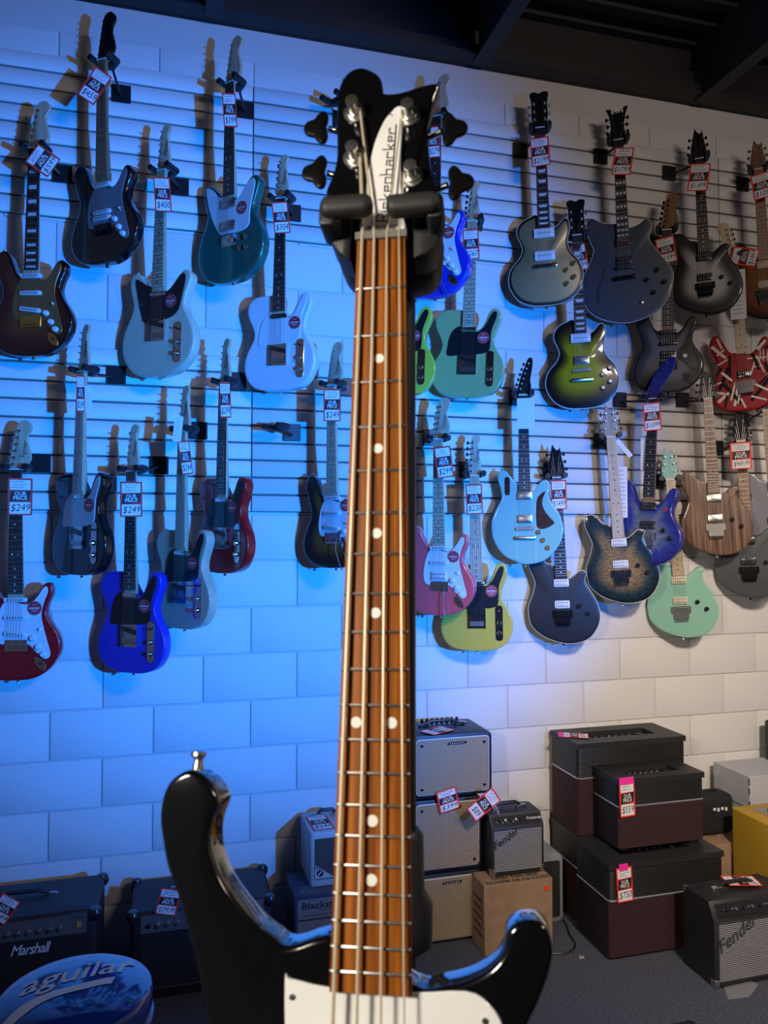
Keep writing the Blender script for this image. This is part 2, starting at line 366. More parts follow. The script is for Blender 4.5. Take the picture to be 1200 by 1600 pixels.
def pickup(root, kind, v, m, rot=0, u=0.0):
    t = Matrix.Translation((u, v, 0)) @ Matrix.Rotation(math.radians(rot), 4, 'Z')
    w, h, z = {'sc': (.084, .017, .0085), 'hb': (.070, .037, .008), 'p90': (.090, .042, .009), 'tele_neck': (.070, .017, .008), 'bar': (.086, .016, .0085)}[kind]
    p = obj('pickup', cached(('pu', kind, m.name), lambda: MB().slab(rrect(w, h, min(w, h)*.4 if kind in ('sc', 'bar', 'tele_neck') else .006), -.003, z, .002, rr=2).mesh('pickup', m)), root, t)
    def poles():
        b = MB()
        for r in ((-.009, .009) if kind == 'hb' else (0,)):
            for k in range(6): b.cyl((-.026+.0104*k, r, z-.001), (-.026+.0104*k, r, z+.0008), .0026, n=6)
        return b.mesh('pole_pieces', M_DULLCHROME if m.name != 'white_plastic' and m.name != 'cream_plastic' else mat('dark_pole', (.05, .05, .05), .4, .8))
    if kind != 'tele_neck': obj('pole_pieces', cached(('pp', kind, m.name), poles), p)
    return p
def knob(root, u, v, m, r=.011, h=.013):
    return obj('knob', cached(('knob', m.name, r, h), lambda: MB().lathe([(r, 0), (r, h*.3), (r*.86, h*.4), (r*.8, h*.92), (r*.7, h), (.001, h)], n=14).mesh('knob', m)), root, Matrix.Translation((u, v, .001)))
def saddles(b, v, z=.006, w=.0095, l=.016):
    for k in range(6): b.box((-.0265+.0106*k, v, z+.003), (w, l, .006))
    return b
def bridge(root, kind, v, m):
    if kind == 'trem':
        p = cached(('br', kind, m.name), lambda: MB().slab(rrect(.082, .044, .004), -.001, .004, .001, rr=1).mesh('bridge', m)); p = obj('bridge', p, root, Matrix.Translation((0, v-.005, 0)))
        obj('saddles', cached(('sd', m.name), lambda: saddles(MB(), -.006).mesh('saddles', m)), p)
    elif kind == 'tele':
        p = cached(('br', kind, m.name), lambda: (lambda b: (b.slab(rrect(.077, .088, .003), 0, .003, .001, rr=1), b.box((-.0375, 0, .006), (.002, .086, .01)), b.box((.0375, 0, .006), (.002, .086, .01)), b)[-1])(MB()).mesh('bridge', m)); p = obj('bridge', p, root, Matrix.Translation((0, v+.01, 0)))
        obj('saddles', cached(('sdt', m.name), lambda: saddles(MB(), -.022, .004, .0098, .02).mesh('saddles', M_DULLCHROME)), p)
        obj('bridge_pickup', cached('tbp', lambda: MB().slab(rrect(.07, .018, .008), 0, .009, .001, rr=1).mesh('bridge_pickup', M_BLACKPL)), p, Matrix.Translation((0, .02, 0)) @ Matrix.Rotation(math.radians(-14), 4, 'Z'))
    elif kind == 'tom':
        p = obj('bridge', cached(('tom', m.name), lambda: saddles(MB().slab(rrect(.086, .014, .006), .002, .012, .001, rr=1), 0, .009, .006, .009).mesh('bridge', m)), root, Matrix.Translation((0, v, 0)) @ Matrix.Rotation(.03, 4, 'Z'))
        obj('tailpiece', cached(('stp', m.name), lambda: MB().slab(rrect(.104, .017, .008), .003, .014, .004, rr=2).mesh('tailpiece', m)), root, Matrix.Translation((0, v-.045, 0)))
    elif kind == 'wrap':
        obj('bridge', cached(('wrap', m.name), lambda: saddles(MB().slab(rrect(.108, .018, .008), .003, .014, .004, rr=2), 0, .01, .008, .013).mesh('bridge', m)), root, Matrix.Translation((0, v, 0)) @ Matrix.Rotation(.03, 4, 'Z'))
    elif kind == 'floyd':
        p = obj('bridge', cached(('fl', m.name), lambda: (lambda b: (b.slab(rrect(.092, .034, .004), .002, .009, .001, rr=1), b.slab(rrect(.07, .03, .004, 0, -.03), .002, .013, .001, rr=1), b)[-1])(MB()).mesh('bridge', m)), root, Matrix.Translation((0, v, 0)))
        obj('saddles', cached(('fls', m.name), lambda: saddles(MB(), -.004, .008, .0092, .03).mesh('saddles', m)), p)
        def ft():
            b = MB()
            for k in range(6): b.cyl((-.0265+.0106*k, -.044, .009), (-.0265+.0106*k, -.056, .016), .0038, n=8)
            return b.mesh('fine_tuners', m)
        obj('fine_tuners', cached(('flt', m.name), ft), p)
def tuner_mesh(m, side, long=1.0):
    def f():
        b = MB(); b.lathe([(.0048, 0), (.0048, .002), (.0026, .003), (.0026, .012), (.0033, .0125), (.001, .013)], n=10)
        b.cyl((0, 0, -.022), (side*.016*long, 0, -.022), .003, n=8); b.slab([(side*(.016*long+.001)+x, y) for x, y in rrect(.012, .017, .005, side*.006, 0, n=2)], -.0255, -.0185, .002, rr=1)
        return b.mesh('tuner', m)
    return cached(('tun', m.name, side, long), f)
def inline_posts(head):
    if head == 'strat': return [(-14+4.6*k*1.0+2, 22+25*k) for k in range(6)]
    if head == 'tele': return [(-15+2.0*k, 22+26*k) for k in range(6)]
    if head == 'hockey': return [(-18, 34), (-8, 62), (4, 90), (20, 118), (38, 144), (58, 166)]
    return [(-14, 34), (-7, 58), (1, 82), (9, 106), (17, 130), (27, 154)]
def make_guitar(name, label, shape, xy_nut, xy_bot, phi, body, head='strat', headmat=None, neck=None, board=None, inlay='dot', guard=None, guardmat=None,
                pups=(), br='trem', hw=None, knobs=(), knobmat=None, plate=False, sticker=None, mirror_head=False, blade=None, dome=0.0, binding=None, jack=False, extra=None, logo=None, depth=None, tun=None, group='electric guitars hung on the slatwall', arm=None, thick=.045):
    hw = hw or M_CHROME; knobmat = knobmat or M_BLACKPL; nv = NUTV[shape]; fe = FRETEND[shape]; bv = BRIDGE[shape]; tun = tun or hw
    headmat = headmat or neck; board = board or neck
    xm = (xy_nut[0]+xy_bot[0])/2
    yw = math.radians(phi) + YAW + math.atan((xm-600)/F_PX)          # turn to the left, measured from the wall's normal
    d = depth or (.17*abs(math.sin(yw)) + .05*math.cos(yw) + .035)
    pn = at_y(xy_nut[0], xy_nut[1], -d); pb = at_y(xy_bot[0], xy_bot[1], -d)
    V = (pn-pb); L = V.length; V.normalize(); s = L/nv
    n0 = Vector((-math.sin(yw), -math.cos(yw), 0)); Wd = (n0-V*n0.dot(V)).normalized(); U = V.cross(Wd)
    mtx = Matrix(((U.x, V.x, Wd.x, pb.x), (U.y, V.y, Wd.y, pb.y), (U.z, V.z, Wd.z, pb.z), (0, 0, 0, 1))) @ Matrix.Scale(s, 4)
    root = empty(name, mtx); tag(root, label, 'guitar', group)
    o = spline(mm(OUT[shape]), 4)
    bd = obj('body', cached(('body', shape, body.name, dome, thick), lambda: MB().slab(o, -thick, 0, .008 if shape in ('strat', 'offset') else .005, dome, (.94, .86, .75, .6, .42, .22), CENTRE[shape]).mesh('body', body, 50)), root)
    if binding:
        def bnd():
            b = MB(); oo = o; n = len(oo)
            b.tube([(p[0], p[1], -.004) for p in oo]+[(oo[0][0], oo[0][1], -.004)], .0022, 6); return b.mesh('binding', binding)
        obj('binding', cached(('bind', shape, binding.name), bnd), bd)
    zt = .011 + (dome*.75)
    # neck: half round behind the board
    def nk():
        b = MB(); rows = []; vs = []
        for v in (nv+.01, nv, nv-.1, nv-.25, fe+.05, fe+.02, fe-.03):
            w = taper(min(v, nv), nv, fe); dp = .021 if v > fe+.06 else .034
            if v > nv: w = .021; dp = .017
            for k in range(9):
                t = math.pi*k/8; vs.append((w*math.cos(t), v, zt-.006-dp*math.sin(t)))
        fs = [(i*9+k, i*9+k+1, (i+1)*9+k+1, (i+1)*9+k) for i in range(6) for k in range(8)]+[(i*9+8, i*9, (i+1)*9, (i+1)*9+8) for i in range(6)]+[tuple(range(9)), tuple(range(62, 53, -1))]
        b.add(vs, fs); return b.mesh('neck', neck)
    key = (shape, round(zt, 4))
    obj('neck', cached(('neck', key, neck.name), nk), root)
    def fb():
        b = MB(); b.slab([(-.0212, nv), (-.0282, fe), (.0282, fe), (.0212, nv)], zt-.006, zt, .001, rr=1); return b.mesh('fretboard', board)
    fbo = obj('fretboard', cached(('fb', key, board.name), fb), root)
    SL = nv-bv; fv = [nv-SL*(1-2**(-k/12)) for k in range(25)]
    def fr():
        b = MB()
        for v in fv[1:]:
            if v > fe+.002: w = taper(v, nv, fe); b.box((0, v, zt+.0004), (2*w-.001, .0022, .0018))
        return b.mesh('frets', M_FRET)
    tag(obj('frets', cached(('fr', key), fr), fbo), kind='stuff')
    dark = board.name in ('rosewood', 'ebony')
    im = M_PEARL if (dark or inlay != 'dot') else M_INK
    def inl(ks=(3, 5, 7, 9, 12, 15, 17, 19, 21)):
        b = MB()
        for k in ks:
            v = (fv[k]+fv[k-1])/2; w = taper(v, nv, fe)
            if v < fe+.006: continue
            if inlay == 'dot':
                for x in ((-.011, .011) if k == 12 else (0,)): b.cyl((x, v, zt-.001), (x, v, zt+.0007), .0032, n=8)
            elif inlay == 'block': b.box((0, v, zt), (w*1.35, (fv[k-1]-fv[k])*.55, .0012))
            elif inlay == 'trap':
                h = (fv[k-1]-fv[k])*.3; b.slab([(-w*.75, v+h), (-w*.55, v-h), (w*.55, v-h), (w*.75, v+h)], zt-.001, zt+.0006)
            elif inlay == 'split':
                for x in (-.62, 0, .62): b.box((x*w, v, zt), (w*.42, (fv[k-1]-fv[k])*.5, .0012))
        return b.mesh('inlays' if len(ks) > 1 else 'inlay', im)
    if inlay == 'dot': tag(obj('inlays', cached(('inl', key, inlay, im.name), inl), fbo), kind='stuff')
    else:
        for k in (3, 5, 7, 9, 12, 15, 17, 19, 21):
            if (fv[k]+fv[k-1])/2 < fe+.006: continue
            obj('inlay', cached(('inl1', key, inlay, im.name, k), lambda: inl((k,))), fbo)
    obj('nut', cached(('nut', key), lambda: MB().box((0, nv+.002, zt-.001), (.043, .004, .009)).mesh('nut', M_WHITEPL, 0)), root)
    # headstock
    hp = HEAD[head]; posts = None
    if mirror_head: hp = [(-x, y) for x, y in hp][::-1]
    hz = zt-.009
    ho = obj('headstock', cached(('head', head, headmat.name, mirror_head), lambda: MB().slab((mm(hp) if head == 'wolf' else spline(mm(hp), 3)), -.014, 0, .002, rr=1).mesh('headstock', headmat)), root, Matrix.Translation((0, nv, hz)))
    if headmat is not neck:
        obj('headstock_core', cached(('hcore', head, neck.name, mirror_head), lambda: MB().slab([(x*.995, y*.998) for x, y in (mm(hp) if head == 'wolf' else spline(mm(hp), 3))], -.0155, -.003, .002, rr=1).mesh('headstock_core', neck)), root, Matrix.Translation((0, nv, hz)))
    if head in ('lp', 'wolf', 'semi'):
        ys = (42, 78, 114) if head != 'semi' else (50, 82, 114)
        wd = {'lp': (24, 24, 24), 'wolf': (26, 21, 16), 'semi': (22, 20, 24)}[head]
        posts = [(-w, y, -1) for w, y in zip(wd, ys)]+[(w, y, 1) for w, y in zip(wd, ys)]; edge = {'lp': 1.0, 'wolf': 1.0, 'semi': 1.0}[head]
    else:
        posts = [(x, y, -1) for x, y in inline_posts(head)]
        if mirror_head: posts = [(-x, y, 1) for x, y, _ in posts]
    for x, y, sd in posts:
        obj('tuner', tuner_mesh(tun, sd), ho, Matrix.Translation((x/1000, y/1000, 0)))
    if logo:
        text(logo, .026, M_INK if headmat in (M_MAPLE, M_ROAST) else M_WPRINT, ho, Matrix.Translation((.026 if head == 'strat' else .012, .075 if head == 'strat' else .09, .0006)) @ Matrix.Rotation(math.radians(80), 4, 'Z'), shear=.3)
    # strings
    ps = sorted(posts, key=lambda p: (p[2], p[1] if p[2] < 0 else -p[1]))
    def st():
        b = MB()
        for k in range(6):
            xn, xb = -.0175+.007*k, -.0265+.0106*k; p = ps[k] if not mirror_head else ps[k]
            b.tube([(xb, bv-.01, .012+dome), (xb, bv, .015+dome), (xn, nv, zt+.003), (p[0]/1000, nv+p[1]/1000, hz+.006)], .00055, 4)
        return b.mesh('strings', M_STRING)
    tag(obj('strings', cached(('str', key, head, mirror_head, dome), st), root), kind='stuff')
    if guard:
        obj('pickguard', cached(('guard', guard, guardmat.name), lambda: MB().slab(spline(mm(GUARD[guard]), 3), -.001, .003, .001, rr=1).mesh('pickguard', guardmat)), root)
    z0 = .0025 if guard else dome*.9
    sub = root
    def lift(o): o.location.z += z0; return o
    for p in pups: lift(pickup(root, *p))
    n0b = len(root.children); bridge(root, br, bv, hw)
    if dome:
        for c in root.children:
            if c.name.split('.')[0] in ('bridge', 'tailpiece'): c.location.z += dome*.85
    for (u, v) in knobs: lift(knob(root, u/1000, v/1000, knobmat))
    if plate:
        cp = obj('control_plate', cached(('cp', hw.name), lambda: MB().slab(rrect(.034, .158, .016), 0, .003, .001, rr=1).mesh('control_plate', hw)), root, Matrix.Translation((.098, .125, .0005)))
        for v in (.0, -.045): knob(cp, 0, v, M_CHROME, .0105, .015)
        obj('selector_switch', cached('ssw', lambda: MB().cyl((0, 0, 0), (0, .004, .017), .003, .004, 8).mesh('selector_switch', M_BLACKPL)), cp, Matrix.Translation((0, .048, 0)))
    if blade:
        lift(obj('selector_switch', cached(('bsw', guardmat.name if guardmat else ''), lambda: MB().tube([(0, 0, 0), (.002, .001, .01), (.006, .003, .016)], [.002, .002, .0045], 8).mesh('selector_switch', M_WHITEPL)), root, Matrix.Translation((blade[0]/1000, blade[1]/1000, 0))))
    if jack:
        j = obj('output_jack', cached(('jack', hw.name), lambda: MB().slab(spline([(0, .032), (.014, .012), (.014, -.012), (0, -.032), (-.014, -.012), (-.014, .012)], 3), 0, .003, .001, rr=1).mesh('output_jack', hw)), root, Matrix.Translation((.088, .062, .0005)) @ Matrix.Rotation(math.radians(38), 4, 'Z'))
        obj('jack_socket', cached('jsock', lambda: MB().lathe([(.006, 0), (.006, .004), (.004, .0045), (.003, .001)], n=10).mesh('jack_socket', M_BLACKHW)), j)
    if sticker:
        sk = lift(obj('sticker', cached('sticker', lambda: MB().cyl((0, 0, 0), (0, 0, .0012), .026, n=28).mesh('sticker', M_STICKER)), root, Matrix.Translation((sticker[0]/1000, sticker[1]/1000, .0008))))
        def pr():
            b = MB()
            for k in range(24):
                a0, a1 = 2*math.pi*k/24, 2*math.pi*(k+1)/24; ribbon(b, [(.0235*math.cos(a0), .0235*math.sin(a0)), (.0235*math.cos(a1), .0235*math.sin(a1))], .0008)
            for k in range(7): b.add([(-.019+.0054*k, -.004, 0), (-.0148+.0054*k, -.004, 0), (-.0148+.0054*k, .004, 0), (-.019+.0054*k, .004, 0)], [(0, 1, 2, 3)])
            ribbon(b, [(-.009, .011), (-.004, .015), (0, .011), (.009, .014)], .0016); ribbon(b, [(-.012, -.009), (.012, -.009)], .002); ribbon(b, [(-.008, -.014), (.008, -.014)], .0014)
            return b.mesh('sticker_print', mat('sticker_white', (.62, .45, .47), .6), 0)
        obj('sticker_print', cached('stickerprint', pr), sk, Matrix.Translation((0, 0, .0016)))
    sb = cached(('sb', hw.name), lambda: MB().lathe([(.004, 0), (.004, .008), (.0075, .012), (.0075, .014), (.003, .015)], axis='y', n=10).mesh('strap_button', hw))
    lo = min(o, key=lambda p: abs(p[0])+p[1]*2 if p[1] < .1 else 9)
    obj('strap_button', sb, root, Matrix.Translation((0, .004, -.022)) @ Matrix.Rotation(math.pi, 4, 'X'))
    hx = min(o, key=lambda p: p[0]*.4-p[1])
    if hx[0] < -.05: obj('strap_button', sb, root, Matrix.Translation((hx[0], hx[1]-.004, -.022)))
    if arm: obj('tremolo_arm', cached(('arm', arm), lambda: MB().tube([(.03, bv-.01, .012), (.03, bv-.02, .022), (.026+arm*.01, bv-.06, .026), (.03+arm*.06, bv-.14, .03)], [.002, .002, .002, .0028], 8).mesh('tremolo_arm', M_CHROME)), root)
    if extra: extra(root)
    root['nut_v'] = nv
    return root, mtx, s, nv, d
HANG = []
def hanger(plate_px, label, frame=None, yoke_at=None, rot=0.0):
    """wall plate in the slats, steel arm, rubber yoke around the neck"""
    p = at_y(plate_px[0], plate_px[1], -.024); root = empty('guitar_hanger', loc=p); tag(root, label, 'hanger', 'guitar hangers on the slatwall')
    obj('wall_plate', cached('wplate', lambda: MB().slab(rrect(.076, .076, .003, n=2), 0, .007, .0015, rr=1).mesh('wall_plate', M_STEEL)), root, RB.copy())
    inv = Matrix.Translation(-p)
    if frame is not None:
        mtx, s, nv, zt = frame; k = inv @ mtx
        yo = k @ Vector((0, nv+.012, -.045))
        prong = [(-.040, nv+.012, .030), (-.040, nv+.010, -.005), (-.036, nv+.012, -.032), (0, nv+.012, -.042), (.036, nv+.012, -.032), (.040, nv+.010, -.005), (.040, nv+.012, .030)]
    else:
        q = at_y(yoke_at[0], yoke_at[1], -.13) - p; k = Matrix.Translation(q) @ Matrix.Rotation(rot, 4, 'Z') @ Matrix.Rotation(math.pi/2, 4, 'X')
        nv = 0; yo = k @ Vector((0, 0, -.045))
        prong = [(-.040, 0, .030), (-.040, 0, -.005), (-.036, 0, -.032), (0, 0, -.042), (.036, 0, -.032), (.040, 0, -.005), (.040, 0, .030)]
    b = MB(); b.tube([k @ Vector(x) for x in prong], [.0125, .013, .015, .024, .015, .013, .0125], 12); b.build('yoke', M_RUBBER, root)
    b = MB(); b.tube([(0, -.004, -.012), (yo.x*.15, -.03, -.012), (yo.x*.75, yo.y*.75, yo.z*.8-.01), yo], .0055, 8); b.lathe([(.011, 0), (.011, .012), (.006, .016)], (0, -.006, -.012), 'y', 10)
    b.build('arm', M_STEEL, root)
    return root

# ------------------------------------------------------------------ price tags
def scribble(w, x0, y0, seed):
    r = random.Random(seed); pts = []; x = 0
    while x < w:
        pts.append((x0+x, y0+r.uniform(-.0035, .004))); x += r.uniform(.0018, .004)
    return pts
def price_tag(label, c, wpx, hpx, tilt, price, dist, yaw=None, head=None, sheet=False, lie=None, note=None, cat='price tag', group='red-bordered price tags'):
    """card hung in front of things; c is where its middle shows, dist its distance from the wall"""
    if lie is None:
        p = at_y(c[0], c[1], -dist); sc = (p-CAM).dot(_f)/F_PX
        y = YAW + math.atan((c[0]-600)/F_PX) if yaw is None else yaw
        base = Matrix.Translation(p) @ Matrix.Rotation(-y, 4, 'Z') @ Matrix.Rotation(math.pi/2, 4, 'X') @ Matrix.Rotation(math.radians(tilt), 4, 'Z')
    else:
        base, sc = lie, 1.0
    w, h = wpx*sc, hpx*sc
    if sheet:
        root = empty('spec_sheet' if sheet == 'spec' else 'blank_card', base); tag(root, label, 'paper', None)
        MB().slab(rrect(w, h, .002, n=1), 0, .0008).build('sheet', M_PAPER, root, 0)
        if sheet == 'spec':
            b = MB()
            for k in range(11): ribbon(b, [(-w*.38, h*(.42-.08*k)), (w*random.uniform(.1, .4), h*(.42-.08*k))], h*.012, .0012)
            b.build('printed_lines', mat('grey_print', (.25, .26, .3), .7), root, 0)
        return root
    root = empty('price_tag', base); tag(root, label, cat, group)
    b = MB().slab(rrect(w, h, .004, n=2), 0, .0009); b.build('card', M_RED, root, 0)
    MB().slab(rrect(w*.84, h*.27, .001, 0, h*.315, n=1), .0009, .0013).build('note_panel', M_PAPER, root, 0)
    MB().slab(rrect(w*.84, h*.31, .001, 0, -h*.305, n=1), .0009, .0013).build('price_panel', M_PAPER, root, 0)
    MB().slab([(-w*.42, -h*.14), (w*.38, -h*.10), (w*.44, .18*h), (-w*.38, .14*h)], .0013, .0017).build('slogan_block', M_INK, root, 0)
    for k, s in ((.055, 'OUR'), (-.045, 'PRICE')):
        text(s, h*.15, M_WPRINT, root, Matrix.Translation((0, h*(k*1.15+.012), .0021)) @ Matrix.Rotation(.05, 4, 'Z') @ Matrix.Diagonal((w/h*1.5, 1, 1, 1)), bold=h*.0022)
    n = len(price); text(price, h*.27, M_INK, root, Matrix.Translation((0, -h*.305, .0017)) @ Matrix.Rotation(.04, 4, 'Z') @ Matrix.Diagonal((min(1.25, 5.2/n)*w/h*1.15, 1, 1, 1)), 'price_lettering', shear=.2)
    b = MB(); sd = hash(label) % 1000 if False else sum(map(ord, label))
    if head: text(head, h*.15, M_INK, root, Matrix.Translation((0, h*.375, .0017)) @ Matrix.Diagonal((w/h*1.3, 1, 1, 1)), shear=.25)
    for k in range(3 if not head else 1):
        yy = (.40-.075*k) if not head else .25
        ribbon(b, scribble(w*random.Random(sd+k).uniform(.5, .72), -w*.36+w*.06*(k % 2), h*yy, sd+k), .0013, .0016)
    b.build('handwriting', M_INK, root, 0)
    if note: MB().slab(rrect(w*(.95 if note == 1 else .55), h*.2, .001, -w*.02, h*(.5), n=1), .001, .002).build('sticky_note', mat('pink_note', (.85, .03, .32), .6), root, 0)
    return root

# ------------------------------------------------------------------ the guitars on the wall
BLK = paint('black_lacquer', (.006, .006, .007), rough=.2)
P = {}
def G(k, name, label, *a, **kw): P[k] = make_guitar(name, label, *a, **kw)
GW = mat('guard_white', (.70, .72, .73), .35); GB = mat('guard_black', (.01, .01, .011), .3, coat=.4)
SC3 = [('sc', .30, M_WHITEPL), ('sc', .235, M_WHITEPL), ('sc', .172, M_WHITEPL, -8)]
KST = [(62, 158), (82, 125), (100, 97)]
STRAT = dict(guard='strat', pups=SC3, knobs=KST, knobmat=M_WHITEPL, blade=(88, 188), jack=True)
TELE = dict(head='tele', guard='tele', br='tele', plate=True, pups=[('tele_neck', .302, M_CHROME)])
SB3 = burst('amber_cherry_burst', [(0, (.20, .06, .012)), (.45, (.16, .03, .008)), (.8, (.07, .006, .005)), (1, (.03, .003, .003))])
TSB = burst('two_tone_sunburst', [(0, (.28, .13, .02)), (.5, (.20, .075, .012)), (.8, (.02, .008, .004)), (1, (.006, .005, .005))])
G(1, 'electric_guitar', 'cherry sunburst guitar with gold pickguard at the upper left edge', 'strat', (55, 234), (47, 556), 30, SB3, headmat=M_MAPLE, neck=M_MAPLE, board=M_EBONY, inlay='block',
  guardmat=mat('gold_anodised', (.30, .17, .06), .35, .6), hw=M_GOLDHW, **STRAT)
G(2, 'electric_guitar', 'black guitar with grey pickguard and black headstock, highest on the left', 'strat', (161.5, 96), (161, 411), 42, BLK, headmat=BLK, neck=M_ROAST, guard='strat',
  guardmat=mat('pewter_guard', (.16, .16, .17), .4), pups=[('sc', .30, M_WHITEPL), ('sc', .195, M_WHITEPL), ('sc', .172, M_WHITEPL)], knobs=KST[1:]+[(62, 158)], knobmat=M_WHITEPL, blade=(88, 188), hw=M_BLACKHW, jack=False)
G(3, 'electric_guitar', 'off-white offset guitar with black pickguard and maple neck', 'offset', (254.7, 268), (244, 588), 40, paint('olympic_white', (.62, .58, .40)), head='tele', neck=M_MAPLE, guard='offset', guardmat=GB,
  pups=[('tele_neck', .318, M_CHROME)], br='tele', plate=True, sticker=(62, 285), logo='Squier')
G(4, 'electric_guitar', 'metallic teal offset guitar with white pickguard', 'offset', (361, 131), (358, 440), 43, mat('teal_metallic', (.01, .17, .13), .3, .5, 1.0), headmat=M_MAPLE, neck=M_MAPLE, board=M_ROSE, guard='offset_big', guardmat=GW,
  pups=[('hb', .312, M_DULLCHROME), ('hb', .222, M_DULLCHROME)], br='trem', knobs=[(58, 165), (92, 160), (62, 122), (96, 118)], knobmat=M_CHROME, sticker=(66, 282))
G(5, 'electric_guitar', 'all-white single-cutaway guitar with white pickguard and dark fretboard', 'tele', (440, 312), (434.5, 610), 29, paint('arctic_white', (.68, .72, .74)), neck=M_MAPLE, board=M_ROSE, guardmat=GW, sticker=(72, 270), logo='Squier', **{**TELE, 'pups': [('tele_neck', .302, M_BLACKPL)]})
G(6, 'electric_guitar', 'black single-cutaway guitar with pale pickguard and maple neck', 'tele', (130, 581.6), (120, 899), 54, BLK, neck=M_MAPLE, guardmat=mat('guard_parchment', (.55, .52, .50), .4), sticker=(66, 268), logo='Squier', **TELE)
G(7, 'electric_guitar', 'red guitar with white pickguard at the lower left edge', 'strat', (26, 734.5), (24.7, 1064), 21, paint('torino_red', (.42, .006, .010)), neck=M_MAPLE, board=M_ROSE, guardmat=GW, sticker=(68, 268), logo='Squier', **STRAT)
G(8, 'electric_guitar', 'ultramarine blue single-cutaway guitar with black pickguard', 'tele', (206.7, 737), (203, 1052), 40, paint('ultramarine', (.015, .03, .42), rough=.35, coat=.5), neck=M_MAPLE, board=M_ROSE, guardmat=GB, sticker=(68, 262), logo='Squier', **TELE)
G(9, 'electric_guitar', 'cream single-cutaway guitar with black pickguard, in front of the red one', 'tele', (287, 675), (282, 983), 48, paint('desert_cream', (.55, .44, .30)), neck=M_MAPLE, guardmat=GB, sticker=(66, 262), logo='Squier', **TELE)
G(10, 'electric_guitar', 'candy red single-cutaway guitar with black pickguard', 'tele', (350.7, 599), (345, 896), 50, paint('candy_red', (.40, .005, .010)), neck=M_MAPLE, board=M_ROSE, guardmat=GB, sticker=(66, 268), logo='Squier', **TELE)
G(11, 'electric_guitar', 'brown sunburst guitar with white pickguard, left of the bass neck', 'strat', (519.5, 603), (520.5, 888), 35, TSB, neck=M_MAPLE, guardmat=GW, sticker=(68, 268), logo='Squier', arm=.6, **STRAT)
G(12, 'electric_guitar', 'bright blue guitar with white pickguard, partly behind the bass headstock', 'strat', (683, 184), (677, 464), 22, paint('royal_blue', (.01, .03, .48)), neck=M_MAPLE, board=M_ROSE, guardmat=GW, sticker=(66, 268), arm=.9, **STRAT)
G(13, 'electric_guitar', 'sage green single-cutaway guitar with black pickguard', 'tele', (738, 347), (728.7, 621), 8, paint('surf_green', (.32, .40, .15)), neck=M_MAPLE, guardmat=GB, sticker=(66, 262), logo='Squier', **TELE)
G(14, 'electric_guitar', 'lime green single-cutaway guitar half hidden behind the bass neck', 'tele', (631, 343), (622, 618), 10, paint('lime_green', (.46, .55, .05)), neck=M_MAPLE, guardmat=GB, sticker=(66, 262), **TELE)
G(15, 'electric_guitar', 'coral pink guitar with white pickguard and tremolo arm', 'strat', (685.3, 687), (687, 962), 18, paint('coral_pink', (.80, .10, .11)), neck=M_MAPLE, guardmat=GW, sticker=(66, 262), logo='Squier', arm=.1,
  **{**STRAT, 'pups': [('sc', .30, M_WHITEPL), ('sc', .235, M_WHITEPL), ('hb', .175, M_WHITEPL)]})
G(16, 'electric_guitar', 'butterscotch yellow single-cutaway guitar with black pickguard', 'tele', (741.5, 744), (746, 1017.5), 0, paint('butterscotch', (.62, .44, .06)), neck=M_MAPLE, guardmat=GB, sticker=(66, 268), logo='Squier', **TELE)
K4 = [(92, 150), (125, 178), (92, 88), (125, 116)]
G(17, 'electric_guitar', 'gold-topped guitar with two cream pickups', 'lp', (843.7, 203), (854, 477), -2, burst('gold_top', [(0, (.46, .38, .20)), (.93, (.42, .34, .17)), (.97, (.06, .03, .02)), (1, (.06, .03, .02))], .38, .7, .75), head='lp', headmat=BLK, neck=mat('mahogany', (.10, .035, .02), .4, coat=.5), board=M_EBONY, inlay='trap',
  pups=[('p90', .325, M_WHITEPL), ('p90', .222, M_WHITEPL)], br='wrap', knobs=K4, knobmat=M_GOLDHW, dome=.009, binding=M_CREAMPL, tun=mat('green_tuner', (.35, .42, .28), .35))
G(18, 'electric_guitar', 'charcoal semi-hollow guitar with a sound hole', 'semi', (966, 221), (979.5, 504), -3, mat('matte_charcoal', (.045, .055, .065), .45, .2, .3), head='semi', headmat=BLK, neck=mat('mahogany', (.10, .035, .02)), board=M_EBONY, inlay='split',
  pups=[('hb', .372, M_BLACKPL), ('hb', .285, M_BLACKPL), ('bar', .252, M_BLACKPL)], br='wrap', hw=M_BLACKHW, knobs=[(140, 225), (95, 185), (170, 168), (122, 125)], dome=.004, binding=M_CREAMPL, logo=None,
  extra=lambda r: (obj('sound_hole', MB().slab(spline([(-.088, .26), (-.098, .225), (-.112, .19), (-.124, .15), (-.128, .115), (-.118, .105), (-.112, .12), (-.116, .15), (-.104, .185), (-.09, .22), (-.084, .255)], 3), .0, .0052, 0).mesh('sound_hole', mat('hole_dark', (.05, .02, .012), .8)), r),
                   obj('output_jack', MB().lathe([(.008, 0), (.008, .003), (.004, .004)], (.068, .085, .004), n=12).mesh('output_jack', M_DULLCHROME), r), text('EVH', .030, M_PEARL, r, Matrix.Translation((0, .842+.135, .012)), bold=.001)))
GBST = burst('green_gold_burst', [(0, (.52, .33, .008)), (.5, (.42, .27, .006)), (.78, (.08, .04, .005)), (.92, (.008, .007, .005)), (1, (.008, .007, .006))])
G(19, 'electric_guitar', 'olive green burst guitar with one cream pickup and one chrome pickup', 'lp', (901, 370), (911, 638), -4, GBST, head='lp', headmat=BLK, neck=mat('mahogany', (.10, .035, .02)), board=M_EBONY, inlay='trap',
  pups=[('p90', .325, M_WHITEPL), ('hb', .222, M_DULLCHROME)], br='tom', hw=M_DULLCHROME, knobs=K4, knobmat=M_DULLCHROME, dome=.009, binding=M_WHITEPL)
W2 = dict(head='wolf', br='floyd', dome=.004)
